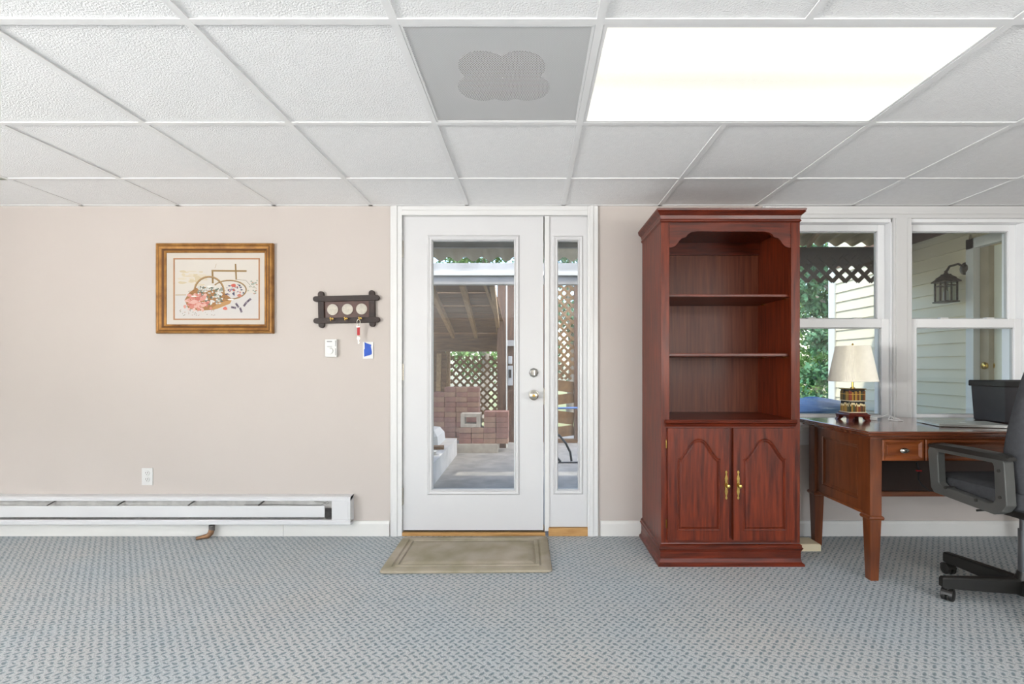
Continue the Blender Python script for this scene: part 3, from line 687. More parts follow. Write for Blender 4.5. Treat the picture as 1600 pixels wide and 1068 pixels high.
for a, b in ((1033, 1046), (1236, 1250)):
    MB().box(BX(a), BX(b), byf, byf + .02, .1, BZ(347)).build('stile', M['cherry'], bk, bevel=.002)
va = [(192, 265), (205, 264), (222, 258), (238, 243), (248, 226), (262, 213), (284, 207), (294, 192), (312, 181), (340, 177)]
lft = [(990 + a / 3.445, 310 + b / 3.445) for a, b in va]
cxm = (1046 + 1236) / 2
lft = [(min(max(a, 1046), cxm), b) for a, b in lft]
out = [(BX(a), BZ(b)) for a, b in lft] + [(BX(2 * cxm - a), BZ(b)) for a, b in reversed(lft)]
out = [(BX(1046), BZ(347))] + out + [(BX(1236), BZ(347))]
MB().prism_y(out, byf + .002, byf + .02).build('arched_valance', M['cherry_h'], bk, bevel=.002)
q = lambda zz, o: (zz, bx0 - o, bx1 + o, byf - o, byb)
MB().stack([q(BZ(347.5), .001), q(BZ(345.5), .008), q(BZ(344), .008), q(BZ(342), .004), q(BZ(337), .008), q(BZ(333.5), .020), q(BZ(332), .026), q(BZ(331), .022), q(BZ(330), .026), q(zc, .028), q(zc + .003, .024)]).build('crown_moulding', M['cherry_h'], bk)
for p0, p1 in ((458, 463), (551.5, 557)):
    MB().box(bx0 + T + .001, bx1 - T - .001, byf + .028, byb - .013, BZ(p1) + .002, BZ(p0), .004).build('shelf', M['cherry_h'], bk)
for py in (468, 562):
    for dy in (.10, .36):
        MB().box(bx1 - T - .014, bx1 - T, byf + dy, byf + dy + .012, BZ(py - 4), BZ(py - 6) + .004).build('shelf_pin', M['brass'], bk)
w_ = lambda zz, o: (zz, bx0 + .012 - o, bx1 - .012 + o, byf - .006 - o, byb - .013)
MB().stack([(BZ(666), bx0 + T, bx1 - T, byf - .002, byb - .013), (BZ(662), bx0 + T, bx1 - T, byf - .008, byb - .013), (BZ(660), bx0 + T, bx1 - T, byf - .02, byb - .013), (BZ(657), bx0 + T, bx1 - T, byf - .024, byb - .013), (BZ(655), bx0 + T, bx1 - T, byf - .018, byb - .013)]).build('counter_shelf', M['cherry_h'], bk)
MB().box(BX(1046), BX(1236), byf + .002, byf + .02, BZ(671), BZ(664)).build('face_rail', M['cherry_h'], bk)
MB().box(BX(1046), BX(1236), byf + .002, byf + .02, BZ(850), BZ(838)).build('face_rail', M['cherry_h'], bk)
MB().box(BX(1136), BX(1145), byf + .003, byf + .02, BZ(840), BZ(670)).build('face_mullion', M['cherry'], bk)
MB().box(bx0 + T, bx1 - T, byf + .02, byb - .013, .115, .13).build('bottom_panel', M['cherry'], bk)
q = lambda zz, o: (zz, bx0 - o, bx1 + o, byf - o, byb)
MB().stack([q(0, .020), q(.012, .020), q(.020, .010), q(.040, .006), q(.075, .006), q(.090, .012), q(.096, .016), q(.102, .010), q(.112, .010), q(.118, .002), q(.122, .001)]).build('base_plinth', M['cherry_h'], bk)
def arch_outline(x0, x1, z0, zs, zt):
    half = [(0, 0), (.10, 0), (.2, .10), (.3, .26), (.4, .42), (.5, .60), (.6, .77), (.72, .90), (.86, .98), (1, 1)]
    w2 = (x1 - x0) / 2; pts = [(x0, z0), (x1, z0)]
    for f, h in half: pts.append((x1 - f * w2, zs + h * (zt - zs)))
    for f, h in reversed(half[:-1]): pts.append((x0 + f * w2, zs + h * (zt - zs)))
    return pts
def inset(pts, d):
    n = len(pts); out = []
    for i in range(n):
        p0, p1, p2 = Vector(pts[i - 1]), Vector(pts[i]), Vector(pts[(i + 1) % n])
        e1 = (p1 - p0).normalized(); e2 = (p2 - p1).normalized()
        n1 = Vector((-e1.y, e1.x)); n2 = Vector((-e2.y, e2.x)); b = (n1 + n2)
        b = b.normalized() / max(.5, b.normalized().dot(n1)) if b.length > 1e-6 else n1
        out.append(tuple(p1 + b * d))
    return out
def cupboard_door(p0, p1, hinge_left):
    x0, x1, z0, z1 = BX(p0), BX(p1), BZ(842), BZ(668)
    yf = byf - .018
    d = MB()
    ol = arch_outline(x0 + .052, x1 - .045 if False else x1 - .046, z0 + .052, BZ(715), BZ(684))
    # slab behind, and a frame face with an arched opening stitched around it
    d.box(x0, x1, yf + .006, byf, z0, z1)
    door = d.build('door', M['cherry'], bk)
    fr = MB(); n = len(ol)
    rect = []
    for (x, z_) in ol:          # matching points on the outer rectangle
        if z_ <= z0 + .0521: rect.append((x0 if x < (x0 + x1) / 2 else x1, z0))
        else:
            rect.append((x, z1))
    rect[2] = (x1, z1); rect[-1] = (x0, z1)
    inn = ol; A = [(x, yf, z_) for x, z_ in rect]; B = [(x, yf, z_) for x, z_ in inn]; C = [(x, yf + .007, z_) for x, z_ in inn]; E = [(x, yf + .007, z_) for x, z_ in rect]
    va_, vb, vc, ve = [[fr.bm.verts.new(p) for p in LL] for LL in (A, B, C, E)]
    for i in range(n):
        j = (i + 1) % n
        for u_, v_ in ((va_, vb), (vb, vc), (ve, va_)):
            try: fr.bm.faces.new((u_[i], u_[j], v_[j], v_[i]))
            except ValueError: pass
    bmesh.ops.remove_doubles(fr.bm, verts=fr.bm.verts, dist=1e-5)
    fr.build('door_frame', M['cherry'], door)
    LL = []
    for o_, dy in ((.0, .0065), (.001, -.001), (.004, -.004), (.008, -.002), (.010, .004), (.013, .004), (.020, -.001), (.021, -.001)):
        ii = inset(ol, o_); LL.append([(x, yf + dy, z_) for x, z_ in ii])
    rp = MB().loops(LL, caps=False); rim = [v for v in rp.bm.verts][-n:]
    hub = rp.bm.verts.new(((x0 + x1) / 2, yf - .001, z0 + .2))
    for i in range(n): rp.bm.faces.new((rim[i], rim[(i + 1) % n], hub))
    rp.build('raised_panel', M['cherry'], door)
    hx = (1132.5 if hinge_left else 1151)
    hp = [(.0, -.078), (.004, -.076), (.0065, -.068), (.003, -.060), (.005, -.050), (.0085, -.036), (.006, -.018), (.008, -.008), (.008, .008), (.006, .018), (.0085, .036), (.005, .050), (.003, .060), (.0065, .068), (.004, .076), (.0, .078)]
    zc_ = BZ(756); xc = BX(hx)
    pts = [(xc + a, zc_ + b) for a, b in hp] + [(xc - a, zc_ + b) for a, b in reversed(hp[1:-1])]
    hnd = MB().prism_y(pts, yf - .004, yf).build('handle', M['brass'], door, bevel=.001)
    MB().lathe([(.006, .002), (.005, .012), (.009, .017), (.0115, .023), (.009, .029), (.001, .031)], (xc + .002, yf, zc_ - .002), '-y', 16).build('handle_knob', M['brass'], hnd, smooth=True) if False else None
    k_ = MB().lathe([(.006, .002), (.005, .012), (.009, .017), (.0115, .023), (.009, .029), (.001, .031)], (xc + .002, yf, zc_ - .002), '-y', 16)
    k_.build('knob', M['brass'], door, smooth=True)
    for zz in (BZ(693), BZ(817)):
        ex = x0 - .004 if hinge_left else x1 + .004
        MB().lathe([(.0035, -.022), (.0035, .022)], (ex, byf - .004, zz), n=8).build('hinge', M['brass'], door)
cupboard_door(1042, 1137, True); cupboard_door(1144, 1239, False)

# ================================================================== desk
dk = thing('writing_desk', 'reddish brown wooden desk with tapered legs and small drawers under the window', 'desk', (2.37, 2.73, 0))
tx0, tx1, ty0, ty1, tz = 1.645, 3.10, 2.395, 3.06, .76
q = lambda zz, o: (zz, tx0 + o, tx1 - o, ty0 + o, ty1 - o)
MB().stack([q(.722, .03), q(.728, .03), q(.733, .014), q(.740, .006), q(.748, .004), q(.753, .0), q(.758, .002), q(.760, .006)]).build('desk_top', M['desk_top'], dk)
lx0, lx1, ly0, ly1 = 1.697, 3.048, 2.458, 2.998
PW = .058
for cx, cy in ((lx0, ly0), (lx1 - PW, ly0), (lx0, ly1 - PW), (lx1 - PW, ly1 - PW)):
    c = lambda zz, o: (zz, cx + o, cx + PW - o, cy + o, cy + PW - o)
    MB().stack([c(0, .010), c(.004, .009), c(.300, .001), c(.306, .001), c(.309, -.006), c(.318, -.009), c(.326, -.006), c(.330, 0), c(.722, 0)]).build('leg', M['desk'], dk)
def side(xo, sgn, name='side_panel'):
    a0, a1, zb, zt = ly0 + PW, ly1 - PW, .335, .722
    X = xo
    m = MB(); t0, t1 = (X, X + .018)
    m.box(t0, t1, a0, a0 + .055, zb, zt); m.box(t0, t1, a1 - .055, a1, zb, zt); m.box(t0, t1, a0 + .055, a1 - .055, zt - .055, zt); m.box(t0, t1, a0 + .055, a1 - .055, zb, zb + .05)
    m.build('panel_frame', M['desk'], dk)
    yx = [(a0 + .055, zb + .05), (a1 - .055, zb + .05), (a1 - .055, zt - .055), (a0 + .055, zt - .055)]
    s_ = X if sgn < 0 else X + .018
    LL = []
    for o_, dx in ((0, 0), (.003, .005), (.008, .006), (.014, -.001 * -8), (.018, .010)):
        LL.append([(s_ - sgn * dx, a + (o_ if a < (a0 + a1) / 2 else -o_), b + (o_ if b < .5 else -o_)) for a, b in yx])
    p_ = MB().loops(LL, caps=False); p_.bm.faces.new([v for v in p_.bm.verts][-4:]); p_.build(name, M['desk'], dk)
    MB().box(X - .004, X + .022, a0, a1, zb - .012, zb).build('bottom_bead', M['desk_h'], dk)
side(lx0 + .012, -1); side(lx1 - .030, 1)
dz0, dz1 = .606, .712
MB().box(lx0 + PW, lx1 - PW, ly0 + .012, ly0 + .03, dz0 - .004, .722).build('drawer_rail', M['desk'], dk)
MB().box(lx0 + .03, lx1 - .03, ly0 + .03, ly1 - .02, dz0 - .004, dz0 + .008).build('drawer_floor', M['desk'], dk)
def drawer(x0, x1, knobs):
    LL = []
    for o_, y in ((0, ly0 + .012), (0, ly0 - .002), (.004, ly0 - .005), (.012, ly0 - .005), (.024, ly0 + .004), (.027, ly0 + .004), (.029, ly0 + .001)):
        LL.append([(x0 + o_, y, dz0 + o_), (x1 - o_, y, dz0 + o_), (x1 - o_, y, dz1 - o_), (x0 + o_, y, dz1 - o_)])
    d_ = MB().loops(LL).build('drawer', M['desk_h'], dk)
    for kx in knobs:
        k_ = MB().lathe([(.006, -.001), (.005, .010), (.012, .016), (.014, .021), (.010, .027), (.001, .028)], (0, 0, 0), '-y', 16)
        for v in k_.bm.verts: v.co.x *= 1.7
        bmesh.ops.translate(k_.bm, verts=k_.bm.verts, vec=(kx, ly0 + .001, (dz0 + dz1) / 2))
        k_.build('knob', M['nickel'], d_, smooth=True)
drawer(1.757, 1.966, [1.857]); drawer(1.973, 2.772, [2.08, 2.66]); drawer(2.779, 2.988, [2.885])
MB().box(lx0 + .03, lx1 - .03, 2.76, 2.778, .375, dz0 - .004).build('knee_shade_panel', M['kneeshade'], dk)
MB().box(lx0 + .03, lx1 - .03, 2.745, 2.79, .350, .378, .003).build('lower_rail', M['desk_h'], dk)
# cable hanging under the desk
cb = MB(); pts = [P(1432, 722, 2.66), P(1436, 735, 2.66), P(1435, 748, 2.64), P(1440, 757, 2.62), P(1452, 766, 2.62), P(1470, 768, 2.64), P(1500, 764, 2.66)]
cb.tube(pts, .004, 8); c_ = thing('power_cable', 'black cable hanging under the desk drawers', 'cable', P(1436, 740, 2.66))
cb.build('cord', M['cord'], c_); MB().box(pts[1].x - .012, pts[1].x + .012, 2.655, 2.668, pts[1].z - .003, pts[1].z + .003).build('red_tie', M['red'], c_)

# table lamp
lc = (1.9105, 2.918)
lm = thing('table_lamp', 'table lamp with cream pleated shade and painted book base on the desk', 'lamp', (lc[0], lc[1], .76))
def sq(h, zz): return (zz, lc[0] - h, lc[0] + h, lc[1] - h, lc[1] + h)
MB().stack([sq(.058, .784), sq(.063, .788), sq(.063, .794), sq(.054, .799), sq(.052, .806)]).build('plinth', M['plinth'], lm)
for sx_ in (-1, 1):
    for sy_ in (-1, 1):
        MB().stack([(.7605, *sorted((lc[0] + sx_ * .066, lc[0] + sx_ * .044)), *sorted((lc[1] + sy_ * .066, lc[1] + sy_ * .044))), (.772, *sorted((lc[0] + sx_ * .060, lc[0] + sx_ * .036)), *sorted((lc[1] + sy_ * .060, lc[1] + sy_ * .036))), (.785, *sorted((lc[0] + sx_ * .062, lc[0] + sx_ * .030)), *sorted((lc[1] + sy_ * .062, lc[1] + sy_ * .030)))]).build('foot', M['plinth'], lm)
MB().box(lc[0] - .043, lc[0] + .043, lc[1] - .043, lc[1] + .043, .806, .946).build('base_core', M['slot'], lm)
for za, zb in ((.806, .811), (.873, .878), (.942, .948)):
    MB().stack([sq(.0475, za), sq(.0495, (za + zb) / 2), sq(.0475, zb)]).build('gold_band', M['brass'] if za > .9 else M['cream'], lm)
class Spines:
    def __init__(s): s.v = []; s.f = []; s.c = []
    def box(s, p0, p1, c):
        b = len(s.v); xs_, ys_, zs_ = zip(p0, p1)
        s.v += [(x, y, z_) for z_ in zs_ for y in ys_ for x in xs_]
        for f in ((0, 2, 3, 1), (4, 5, 7, 6), (0, 1, 5, 4), (2, 6, 7, 3), (0, 4, 6, 2), (1, 3, 7, 5)): s.f.append([b + i for i in f]); s.c.append(lin(c))
sp = Spines(); BC = [(122, 74, 40), (150, 116, 44), (92, 60, 34), (70, 76, 48), (168, 132, 52), (136, 62, 42), (86, 82, 52), (178, 140, 66), (60, 48, 32)]
for row, (za, zb) in enumerate(((.878, .94), (.811, .868))):
    for face in range(4):
        u = -.044
        while u < .038:
            wd = random.uniform(.006, .011); wd = min(wd, .044 - u); h = za + (zb - za) * random.uniform(.74, .98); c = random.choice(BC)
            d0, d1 = .0425, .0465 + random.uniform(0, .001)
            fx = lambda a, b_: {0: (lc[0] + a, lc[1] - b_), 1: (lc[0] - b_, lc[1] + a), 2: (lc[0] + a, lc[1] + b_), 3: (lc[0] + b_, lc[1] + a)}[face]
            def put(a0, a1, zz0, zz1, e, c):
                p, q_ = fx(a0, d0), fx(a1, d1 + e); sp.box((min(p[0], q_[0]), min(p[1], q_[1]), zz0), (max(p[0], q_[0]), max(p[1], q_[1]), zz1), c)
            put(u, u + wd - .0008, za, h, 0, c)
            if row == 1: put(u, u + wd - .0008, h - .012, h, .0006, (232, 216, 168))
            else: put(u, u + wd - .0008, za + .035, za + .038, .0004, (206, 170, 84))
            u += wd
me = bpy.data.meshes.new('book_spines'); me.from_pydata([Vector(v) - Vector(lm.location) for v in sp.v], [], sp.f)
ca = me.color_attributes.new('Col', 'FLOAT_COLOR', 'CORNER')
for p in me.polygons:
    for li in p.loop_indices: ca.data[li].color = sp.c[p.index]
me.materials.append(M['spines']); o = bpy.data.objects.new('book_spines', me); COL.objects.link(o); o.parent = lm
MB().lathe([(.012, .948), (.012, .952), (.0055, .956), (.0055, 1.0), (.009, 1.004), (.009, 1.05)], (lc[0], lc[1], 0), n=14).build('stem', M['brass'], lm, smooth=True)
MB().lathe([(.028, 1.05), (.030, 1.08), (.022, 1.12), (.001, 1.13)], (lc[0], lc[1], 0), n=14).build('bulb', M['plastic'], lm, smooth=True)
def shade_ring(h, zz, n=240, amp=.0024):
    out = []
    for k in range(n):
        a = 2 * math.pi * k / n; c, s_ = math.cos(a), math.sin(a); e = 7.0
        rr = h / (abs(c) ** e + abs(s_) ** e) ** (1 / e) + (amp if k % 2 else -amp)
        out.append((lc[0] + rr * c, lc[1] + rr * s_, zz))
    return out
zb_, zt_ = .988, 1.2
MB().loops([shade_ring(.099, zb_ + .004), shade_ring(.101, zb_, amp=0), shade_ring(.102, zb_ + .002, amp=.0004), shade_ring(.100, zb_ + .008), shade_ring(.0695, zt_ - .006), shade_ring(.0695, zt_, amp=.0004), shade_ring(.0675, zt_, amp=0), shade_ring(.0675, zt_ - .004)], caps=False).build('lamp_shade', M['shade'], lm)
m = MB(); m.lathe([(.004, 1.13), (.004, 1.205), (.006, 1.208), (.003, 1.214), (.001, 1.215)], (lc[0], lc[1], 0), n=10)
m.bar((lc[0] - .068, lc[1], zt_ - .003), (lc[0] + .068, lc[1], zt_ - .003), .003, .002); m.bar((lc[0], lc[1] - .068, zt_ - .003), (lc[0], lc[1] + .068, zt_ - .003), .003, .002)
m.build('finial', M['brass'], lm)
# laptop
lp = thing('laptop', 'closed slim silver laptop lying on the desk', 'laptop', (2.33, 2.65, .7605), R(-14))
MB().box(-.165, .165, -.115, .115, .002, .009, .003).build('body', M['silver'], lp, local=True)
ld = MB().box(-.165, .165, -.115, .115, .0098, .0145, .002).build('lid', M['silver'], lp, local=True)
ap = [(.0 + .018 * math.cos(t) * (1 if math.cos(t) < .55 else .82), .018 * math.sin(t) * (.95 if abs(math.cos(t)) > .25 else .86)) for t in [2 * math.pi * k / 28 for k in range(28)]]
m = MB(); m.loops([[(x, y, .0146) for x, y in ap], [(x, y, .0149) for x, y in ap]]); lf = [(.0, .019), (.007, .023), (.009, .031), (.002, .028)]
m.loops([[(x, y, .0146) for x, y in lf], [(x, y, .0149) for x, y in lf]]); m.build('lid_emblem', M['logo'], ld, local=True)
for x in (-.14, .14):
    for y in (-.095, .095): MB().lathe([(.007, 0), (.007, .0022)], (x, y, 0), n=10).build('foot', M['blackp'], lp, local=True)
# charger and its cable
ch = thing('charger', 'white laptop charger with coiled cable on the desk beside the laptop', 'charger', (2.03, 2.93, .7602), R(-25))
MB().box(-.04, .025, -.03, .03, 0, .02, .004).build('adapter', M['plastic'], ch, local=True)
MB().tube([(.025, 0, .012), (.05, .01, .016), (.09, .05, .03), (.12, .03, .006), (.15, -.02, .004), (.12, -.05, .004), (.08, -.02, .008), (.10, .03, .022), (.15, .05, .004), (.13, .07, .004)], .0025, 6).build('cable', M['wcord'], ch, local=True, smooth=True)
# black bin
bn = thing('storage_bin', 'black plastic storage bin with rimmed lid standing on the desk', 'bin', (2.82, 2.835, .7605))
q = lambda zz, o: (zz, 2.64 - o, 3.00 + o, 2.735 - o, 2.945 + o)
MB().stack([q(.7605, -.012), q(.766, -.008), q(.955, 0), q(.965, 0)]).build('tub', M['bin'], bn)
MB().stack([q(.962, .006), q(.966, .009), q(.992, .009), q(.997, .005), q(.997, -.006), q(.985, -.012), q(.985, -.03)]).build('lid', M['binlid'], bn)
MB().box(2.77, 2.87, 2.727, 2.736, .925, .945, .003).build('grip', M['binlid'], bn)
# cream power box on the floor
pw = thing('power_strip', 'cream power strip box on the carpet between bookcase and desk', 'power strip', (1.575, 2.955, 0))
MB().stack([(0, 1.478, 1.690, 2.862, 2.985), (.036, 1.478, 1.690, 2.862, 2.985), (.041, 1.483, 1.685, 2.867, 2.980)]).build('box', M['cream'], pw)
MB().tube([(1.53, 2.98, .03), (1.55, 3.02, .03), (1.60, 3.07, .02), (1.66, 3.10, .08), (1.685, 3.108, .2), (1.69, 3.105, .4)], .004, 8).build('cord', M['wcord'], pw, smooth=True)

# ================================================================== office chair (local: faces +y, column on the origin)
oc = thing('office_chair', 'black high-back office chair with loop armrests and caster base at the desk', 'chair', (2.235, 2.222, 0), R(3))
ROT = 3
MB().lathe([(.034, .045), (.040, .055), (.040, .112), (.030, .135), (.027, .15)], (0, 0, 0), n=20).build('hub', M['blackp'], oc, local=True, smooth=True)
MB().lathe([(.024, .14), (.024, .34), (.019, .34), (.019, .46)], (0, 0, 0), n=18).build('gas_column', M['steel'], oc, local=True, smooth=True)
for k in range(5):
    a = R(174 - 72 * k - ROT); u = Vector((math.cos(a), math.sin(a), 0)); v = Vector((-u.y, u.x, 0))
    LL = []
    for rr, hw_, zb2, zt2 in ((.03, .024, .055, .118), (.18, .021, .058, .116), (.345, .017, .064, .112), (.352, .013, .068, .108)):
        LL.append([u * rr + v * hw_ + Vector((0, 0, zb2)), u * rr + v * hw_ + Vector((0, 0, zt2 - .006)), u * rr + v * hw_ * .7 + Vector((0, 0, zt2)), u * rr - v * hw_ * .7 + Vector((0, 0, zt2)), u * rr - v * hw_ + Vector((0, 0, zt2 - .006)), u * rr - v * hw_ + Vector((0, 0, zb2))])
    lg = MB().loops(LL).build('base_leg', M['blackp'], oc, local=True)
    c = u * .325
    ca_ = MB(); sw = R(35 + 50 * k); d = Vector((math.cos(sw), math.sin(sw), 0)); e2 = Vector((-d.y, d.x, 0)); cc = c + d * .012
    for s_ in (-1, 1):
        L2 = []
        for off, rr in ((.006, .010), (.006, .028), (.020, .028), (.024, .022), (.025, .004)):
            L2.append([cc + e2 * off * s_ + (d * math.cos(t) + Vector((0, 0, 1)) * math.sin(t)) * rr + Vector((0, 0, .0285)) for t in [2 * math.pi * i / 18 for i in range(18)]])
        ca_.loops(L2)
    ca_.build('caster_wheel', M['blackp'], lg, local=True, smooth=True)
    fk = MB().bar(c + Vector((0, 0, .07)), c + Vector((0, 0, .045)), .014, .014)
    L2 = []
    for rr in (.031, .0285):
        L2.append([cc + e2 * s2 * .021 + (d * math.cos(t) + Vector((0, 0, 1)) * math.sin(t)) * rr + Vector((0, 0, .0285)) for s2 in (-1,) for t in [R(20 + 150 * i / 8) for i in range(9)]])
    arcA = L2[0]; arcB = [p + e2 * .042 for p in L2[0]]; arcC = [p + e2 * .042 for p in L2[1]]; arcD = L2[1]
    fk.loops([[arcA[i], arcB[i], arcC[i], arcD[i]] for i in range(9)]); fk.build('caster_fork', M['blackp'], lg, local=True)
def rbox(hx, hy, z0_, z1_, cy=0, rad=.06):
    LL = []
    for o_, zz in ((.02, z0_), (.004, z0_ + .012), (0, z0_ + .03), (0, z1_ - .03), (.008, z1_ - .012), (.03, z1_ - .002), (.08, z1_ + .004)):
        LL.append([(x, y + cy, z_) for x, y, z_ in rrect(hx - o_, hy - o_, rad - min(o_, .03) * .8, zz, 6)])
    return MB().loops(LL)
rbox(.225, .235, .468, .555, .03).build('seat', M['fabric'], oc, local=True, smooth=True)
MB().box(-.17, .17, -.15, .18, .452, .470, .005).build('seat_pan', M['blackp'], oc, local=True)
MB().box(-.09, .06, -.10, .10, .405, .452, .008).build('tilt_mechanism', M['blackp'], oc, local=True)
MB().tube([(-.06, 0, .43), (-.16, .02, .425), (-.2, .03, .42)], .005, 8).build('lever', M['blackp'], oc, local=True)
LL = []
prof = [(.50, .165, .040, -.165), (.515, .195, .052, -.165), (.56, .212, .058, -.160), (.64, .220, .060, -.148), (.72, .222, .058, -.146), (.82, .218, .054, -.158), (.92, .208, .050, -.172), (1.02, .196, .046, -.186), (1.10, .180, .042, -.198), (1.15, .160, .038, -.206), (1.18, .125, .030, -.211), (1.192, .08, .018, -.213)]
for zz, hx, hy, cy in prof:
    ring = []
    for k in range(28):
        t = 2 * math.pi * k / 28; c, s_ = math.cos(t), math.sin(t); e = 3.2
        rr = 1 / (abs(c) ** e + abs(s_) ** e) ** (1 / e)
        x = hx * rr * c; ring.append((x, cy + hy * rr * s_ + .30 * (x * x), zz))
    LL.append(ring)
MB().loops(LL).build('backrest', M['fabric'], oc, local=True, smooth=True)
MB().loops([[(-.04, -.20, .46), (.04, -.20, .46), (.04, -.225, .46), (-.04, -.225, .46)], [(-.04, -.195, .6), (.04, -.195, .6), (.04, -.225, .6), (-.04, -.225, .6)]]).build('back_bracket', M['blackp'], oc, local=True)
MB().box(-.04, .04, -.225, -.02, .444, .462).build('back_bracket', M['blackp'], oc, local=True)
for s_ in (-1, 1):
    X = s_ * .262
    outer = [(.185, .695), (.198, .67), (.180, .49), (.160, .470), (-.13, .450), (-.165, .470), (-.185, .50), (-.172, .68), (-.16, .695)]
    inner = [(.140, .668), (.145, .655), (.138, .525), (.121, .512), (-.105, .492), (-.122, .499), (-.132, .518), (-.125, .655), (-.118, .668)]
    L4 = []
    for dx, pts in ((-.019, inner), (-.023, [(a * .98 + b * .02, c * .98 + d * .02) for (a, c), (b, d) in zip(outer, inner)]), (.023, [(a * .98 + b * .02, c * .98 + d * .02) for (a, c), (b, d) in zip(outer, inner)]), (.019, inner)):
        L4.append([(X + dx, y, z_) for y, z_ in pts])
    arm = MB().loops(L4, caps=False, closed=True).build('armrest', M['armp'], oc, local=True, bevel=.004)
    L5 = []
    for y, hw_, zt2 in ((-.185, .020, .702), (-.165, .027, .711), (0, .030, .714), (.15, .028, .711), (.195, .022, .702), (.203, .012, .694)):
        L5.append([(X - hw_, y, .686), (X - hw_, y, zt2 - .006), (X - hw_ * .6, y, zt2), (X + hw_ * .6, y, zt2), (X + hw_, y, zt2 - .006), (X + hw_, y, .686)])
    MB().loops(L5).build('arm_pad', M['blackp'], arm, local=True, smooth=True)
    for y, z_ in ((.10, .508), (-.05, .49), (-.155, .53), (-.15, .64)):
        MB().lathe([(.007, -.0245), (.007, .0245)], (X, y, z_), 'x', 10).build('bolt', M['slot'], arm, local=True)

# ================================================================== outside
GZ = -.10
gr = MB().box(-14, 14, WY + .15, 24, GZ - .3, GZ - .02).build('ground', M['lawn']); struct(gr, 'rough lawn beyond the patio', 'ground')
ps = MB().box(-5, 3.45, WY + .15, 8.6, GZ - .1, GZ).build('patio_slab', M['concrete']); struct(ps, 'grey concrete patio slab outside the door', 'patio')
struct(MB().box(XL - .5, 8.0, YR - .5, WY + .16, 2.5, 2.6).build('sky_block_slab', M['roofm']), 'unseen flat slab added over the room to block sky light', 'roof')  # out-of-view slab added to keep sky light out of the ceiling
# corrugated porch roof
A_, B_ = (WY + .16, 2.34), (4.62, 2.085)
pr = thing('porch_roof', 'corrugated patio roof sheet with scalloped edge outside the door', 'roof', (-.3, 3.9, 2.1))
def sheet(xa, xb, A, B, material):
    m = MB(); nx = int((xb - xa) / .0155); rows = []
    for (y, z_) in (A, B):
        for dz in (0, .004):
            rows.append([(xa + (xb - xa) * k / nx, y, z_ + dz + .021 * math.cos(2 * math.pi * (xa + (xb - xa) * k / nx) / .155)) for k in range(nx + 1)])
    vr = [[m.bm.verts.new(p) for p in r_] for r_ in rows]
    for a, b in ((0, 2), (1, 3), (0, 1), (2, 3)):
        for k in range(nx): m.bm.faces.new((vr[a][k], vr[a][k + 1], vr[b][k + 1], vr[b][k]))
    m.build('corrugated_sheet', material, pr, smooth=True)
sheet(-4, 1.15, A_, B_, M['corr']); sheet(1.17, 3.4, (WY + .16, 2.40), (4.62, 2.225), M['corr2'])
for y in (3.55, 4.2):
    t = (y - A_[0]) / (B_[0] - A_[0]); z_ = A_[1] + t * (B_[1] - A_[1])
    MB().box(-4, 1.15, y - .02, y + .02, z_ - .075, z_ - .022).build('purlin', M['greyw'], pr)
for x in (-2.4, -1.2):
    MB().bar((x, A_[0] + .0, A_[1] - .125), (x + .25, 4.5, B_[1] - .10), .04, .09).build('rafter', M['rafterw'], pr)
for x in (1.5, 2.2, 2.9):
    MB().bar((x, A_[0] + .02, 2.345), (x + .35, 4.52, 2.19), .03, .04).build('rafter', M['rafterw'], pr)
# skirt beam with lattice outside the paired windows
def slats(parent, corners, pitch, wd, m, name='lattice_slat', y=0, th=.008):
    x0, x1, z0, z1 = corners
    for s_ in (1, -1):
        k0 = (x0 - z1) if s_ == 1 else (x0 + z0); k1 = (x1 - z0) if s_ == 1 else (x1 + z1)
        k = k0 + pitch * .5
        while k < k1:            # line x = k + s*z
            pts = []
            za = max(z0, min(z1, (x0 - k) / s_)); zb2 = max(z0, min(z1, (x1 - k) / s_))
            lo, hi = sorted((za, zb2))
            if hi - lo > wd * .8:
                yo = y + (th / 2 if s_ == 1 else -th / 2)
                MB().bar((k + s_ * lo, yo, lo), (k + s_ * hi, yo, hi), th, wd, up=(s_ * .7, 0, -.7) if False else (0, 1, 0)).build(name, m, parent) if False else \
                MB().bar((k + s_ * lo, yo, lo), (k + s_ * hi, yo, hi), wd, th, up=(0, 1, 0)).build(name, m, parent)
            k += pitch
by_ = 4.55
sb = thing('lattice_skirt', 'dark brown beam with a hanging lattice strip outside the window', 'lattice', (2.3, by_, 1.9))
MB().box(1.2, 3.38, by_ + .01, by_ + .07, WZ(413, by_), WZ(385, by_)).build('beam', M['lattdk'], sb)
slats(sb, (1.2, 3.36, WZ(440, by_), WZ(400, by_)), .118, .036, M['lattdk'], y=by_)
# wing of the house
XW = 3.42
wg = MB().box(XW + .01, XW + .2, F * XW / (1527 - CX) + .002, 5.49, GZ, 2.5).box(XW + .01, XW + .2, WY + .16, F * XW / (1527 - CX), 2.0, 2.5).build('wall_wing', M['siding']); struct(wg, 'cream clapboard wall of the house wing', 'wall')
dW0, dW1, dWz = 3.36, 4.14, WZ(398, F * XW / (1519 - CX))
ex, z_ = .105, GZ
dy0, dy1 = F * XW / (1515 - CX), 2.9        # far edge of the door casing, near end out of view
while z_ < 2.3:
    zt2 = z_ + ex
    y0 = WY + .152
    segs = [(y0, 5.49)] if z_ > 2.06 else [(dy0 - .002, 5.49)]
    for a, b in segs:
        MB().loops([[(XW + .01, y, z_), (XW - .016, y, z_), (XW - .014, y, z_ + .004), (XW - .002, y, zt2 + .006), (XW + .01, y, zt2 + .006)] for y in (a, b)]).build('siding_board', M['siding'], wg)
    z_ += ex
